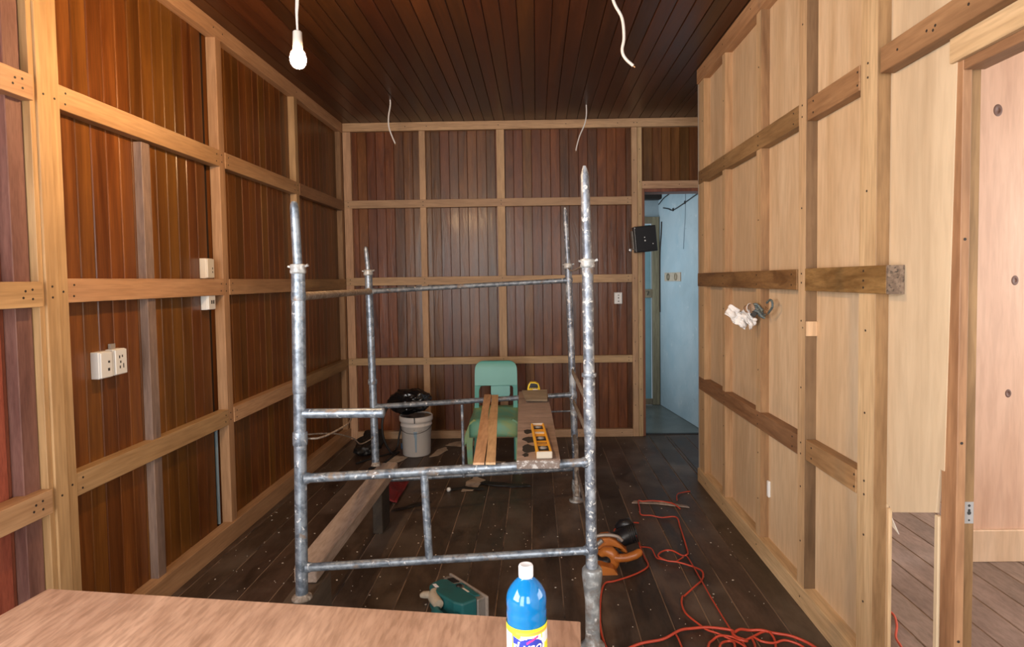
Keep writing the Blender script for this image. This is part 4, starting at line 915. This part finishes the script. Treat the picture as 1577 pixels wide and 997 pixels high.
# black box by the back doorway
bxr = thing('wall_box', (1.015, 5.76, 1.74), 'black metal box tilted on the doorpost of the back doorway', 'wall box')
Rz = rot('Y', -.085) @ rot('Z', .10); cc = Vector((1.014, 5.745, 1.862))
def g(a, o, u): return cc + Rz @ Vector((a, o, u))
MB().obox(g(0, 0, 0), (.205, .085, .238), Rz).build('housing', 'blackmetal', bxr, bevel=.006, seg=2)
MB().obox(g(.004, -.0435, .0), (.185, .003, .22), Rz).build('front_panel', 'black', bxr, bevel=.001)
for a, u, r in ((-.012, .014, .0055), (-.010, -.016, .0075), (.062, -.05, .005), (-.094, .105, .004)):
    MB().lathe([(.0001, .003), (r * .7, .003), (r, 0)], g(a, -.0452, u), 12, 0, R=Rz @ Matrix(((1, 0, 0), (0, 0, -1), (0, 1, 0)))).build('screw', 'white', bxr)
MB().obox(g(-.112, .02, .0), (.016, .05, .17), Rz).build('bracket', 'toolgrey', bxr, bevel=.002)
MB().lathe([(.006, 0), (.015, .002), (.015, .012), (.008, .014), (.0001, .014)], (.888, YB - .002, 1.765), 14, 0, R=RBk).build('bracket_bolt', 'steel', bxr)

# wires and rag on the right partition
wv = thing('wire_bundle', (1.19, 3.28, 1.33), 'dark bundle of cable ends with a curled loop poking out of the right partition', 'wire bundle')
mb = MB(); rw = random.Random(2)
for k in range(9):
    a = rw.uniform(-.02, .02); b_ = rw.uniform(-.02, .02)
    mb.path(smooth_path([(1.190, 3.24 + a, 1.30 + b_), (1.176, 3.25 + a * 1.5, 1.315 + b_ * 1.3), (1.16, 3.26 + a, 1.335 + b_), (1.145, 3.27 + a, 1.33 + b_ * .7)]), .0075, 8)
mb.build('cable_ends', 'bluewire', wv)
mb = MB().path(smooth_path([(1.182, 3.2, 1.30), (1.182, 3.15, 1.315), (1.182, 3.10, 1.345), (1.182, 3.10, 1.372), (1.182, 3.13, 1.381), (1.182, 3.17, 1.365)]), .006, 8); mb.build('loop', 'bluewire', wv)
mb = MB()
for k in range(4): mb.path(smooth_path([(1.18, 3.18, 1.30), (1.175, 3.16 - .01 * k, 1.305 + .008 * k), (1.17, 3.15 + .005 * k, 1.32 + .009 * k)]), .0022, 6)
mb.build('copper_strands', 'copper', wv)
rg = thing('rag', (1.11, 3.28, 1.24), 'crumpled white cloth and cup hung on the dark cable bundle of the right partition', 'cloth')
def cloth(name, cpt, ax_u, ax_v, su, sv, amp, seed, mat='rag', th=.004):
    n = 16; vs = []; fs = []; cpt = Vector(cpt); nn = ax_u.cross(ax_v)
    for i in range(n + 1):
        for j in range(n + 1):
            u, v = i / n - .5, j / n - .5
            w = amp * (noise.noise(Vector((u * 3, v * 3, seed))) + .5 * noise.noise(Vector((u * 7, v * 7, seed + 3)))) - .9 * amp * (u * u * 4)
            wob = 1 + .18 * noise.noise(Vector((u * 2, v * 2, seed + 9)))
            vs.append(cpt + ax_u * (u * su * wob) + ax_v * (v * sv * wob) + nn * w)
    for i in range(n):
        for j in range(n): fs.append((i * (n + 1) + j, (i + 1) * (n + 1) + j, (i + 1) * (n + 1) + j + 1, i * (n + 1) + j + 1))
    o = MB().add(vs, fs, 0, True).build(name, mat, rg); md = o.modifiers.new('t', 'SOLIDIFY'); md.thickness = th
    return o
u1 = Vector((.72, .1, -.60)).normalized(); v1 = Vector((.58, .2, .78)).normalized()
cloth('cloth_flap', (1.052, 3.28, 1.303), u1, v1, .085, .068, .016, 2)
cloth('cloth_fold', (1.082, 3.27, 1.268), Vector((.85, -.2, -.45)).normalized(), Vector((.35, .2, .9)).normalized(), .075, .06, .025, 5)
cloth('cloth_fold', (1.120, 3.265, 1.283), Vector((.5, -.3, -.75)).normalized(), Vector((.75, .3, .55)).normalized(), .10, .052, .028, 8)
Rc = rot('Z', .35) @ rot('X', PI / 2 - .15)
MB().lathe([(.0001, -.02), (.020, -.02), (.0255, .012), (.0245, .012), (.019, -.016)], (1.122, 3.255, 1.333), 24, 0, R=Rc).build('cup', 'cardboard', rg)
MB().lathe([(.0255, .010), (.0275, .012), (.0255, .015), (.0245, .012)], (1.122, 3.255, 1.333), 24, 0, R=Rc, a0=1.6, a1=4.2).build('cup_rim', 'rag', rg)
MB().obox((1.143, 3.25, 1.303), (.026, .02, .028), rot('Y', .6)).build('tape_band', 'slot', rg, bevel=.003)
MB().lathe([(.0001, .01), (.010, .007), (.013, 0), (.010, -.007), (.0001, -.010)], (1.149, 3.25, 1.274), 14, 0).build('cloth_tip', 'rag', rg)

# white paper sticking out behind the near stud
pv = [(PR + .018, 2.35, .672), (PR + .03, 2.22, .66), (PR + .075, 2.22, .555), (PR + .045, 2.25, .60), (PR + .02, 2.32, .585)]
mb = MB().add([Vector(p) for p in pv] + [Vector(p) + Vector((.003, .004, 0)) for p in pv], [(0, 1, 3), (1, 2, 3), (0, 3, 4), (5, 8, 6), (6, 8, 7), (5, 9, 8), (0, 5, 6, 1), (1, 6, 7, 2), (2, 7, 8, 3), (3, 8, 9, 4), (4, 9, 5, 0)])
tag(mb.build('paper_scrap', 'white', loc=(PR + .04, 2.3, .6)), 'white paper corner poking out below the near plywood sheet', 'paper')

# ================================================================== light
def area(name, loc, rot_, sx_, sy_, power, col, spread=PI):
    l = bpy.data.lights.new(name, 'AREA'); l.shape = 'RECTANGLE'; l.size = sx_; l.size_y = sy_; l.energy = power; l.color = col; l.spread = spread
    o = bpy.data.objects.new(name, l); COL.objects.link(o); o.location = loc; o.rotation_euler = rot_; return o
R90 = PI / 2
area('added_side_light', (PL - .03, -.12, 1.65), (R90, 0, -R90), 1.7, 1.35, 122, (1.0, .97, .93))  # added source, unseen; brightens the right wall
area('daylight_rear_door', (-1.3, -1.72, 1.38), (R90, 0, 0), 1.3, 2.7, 120, (1.0, .97, .93))
area('added_rear_fill', (.6, -1.72, 1.75), (R90, 0, 0), 1.0, 1.8, 60, (1.0, .97, .93))  # unseen fill added in the rear wall
area('daylight_adjoining', (4.24, 1.3, 1.65), (R90, 0, R90), 3.2, 1.8, 125, (1.0, .97, .93))
area('added_adjoining_fill', (4.24, 3.92, 1.65), (R90, 0, R90), 1.2, 1.8, 75, (1.0, .97, .93))  # added to brighten the floor behind the pine partition
area('daylight_corridor', (.06, 6.6, 1.6), (R90, 0, -R90), 1.3, 1.4, 20, (.88, .95, 1.0))
w = bpy.data.worlds.new('World'); S.world = w; w.use_nodes = True
w.node_tree.nodes['Background'].inputs[0].default_value = (.75, .85, 1, 1); w.node_tree.nodes['Background'].inputs[1].default_value = .6

# ================================================================== camera
cd = bpy.data.cameras.new('Camera'); cam = bpy.data.objects.new('Camera', cd); COL.objects.link(cam)
F_, PX, PY = 950., 813.64, 472.26
cd.sensor_fit = 'HORIZONTAL'; cd.sensor_width = 36; cd.lens = F_ / 1577 * 36
cd.shift_x = (788.5 - PX) / 1577; cd.shift_y = (PY - 498.5) / 1577
cd.clip_start = .05
cam.location = (0, 0, 1.5)
cam.rotation_mode = 'XYZ'; cam.rotation_euler = (PI / 2 - .0432, .0142, .0119)
S.camera = cam
S.view_settings.view_transform = 'Standard'; S.view_settings.look = 'None'; S.view_settings.gamma = 1; S.view_settings.exposure = 0.0
S.view_settings.use_curve_mapping = False
S.cycles.max_bounces = 10; S.cycles.diffuse_bounces = 6; S.cycles.sample_clamp_indirect = 6
S.cycles.use_denoising = True
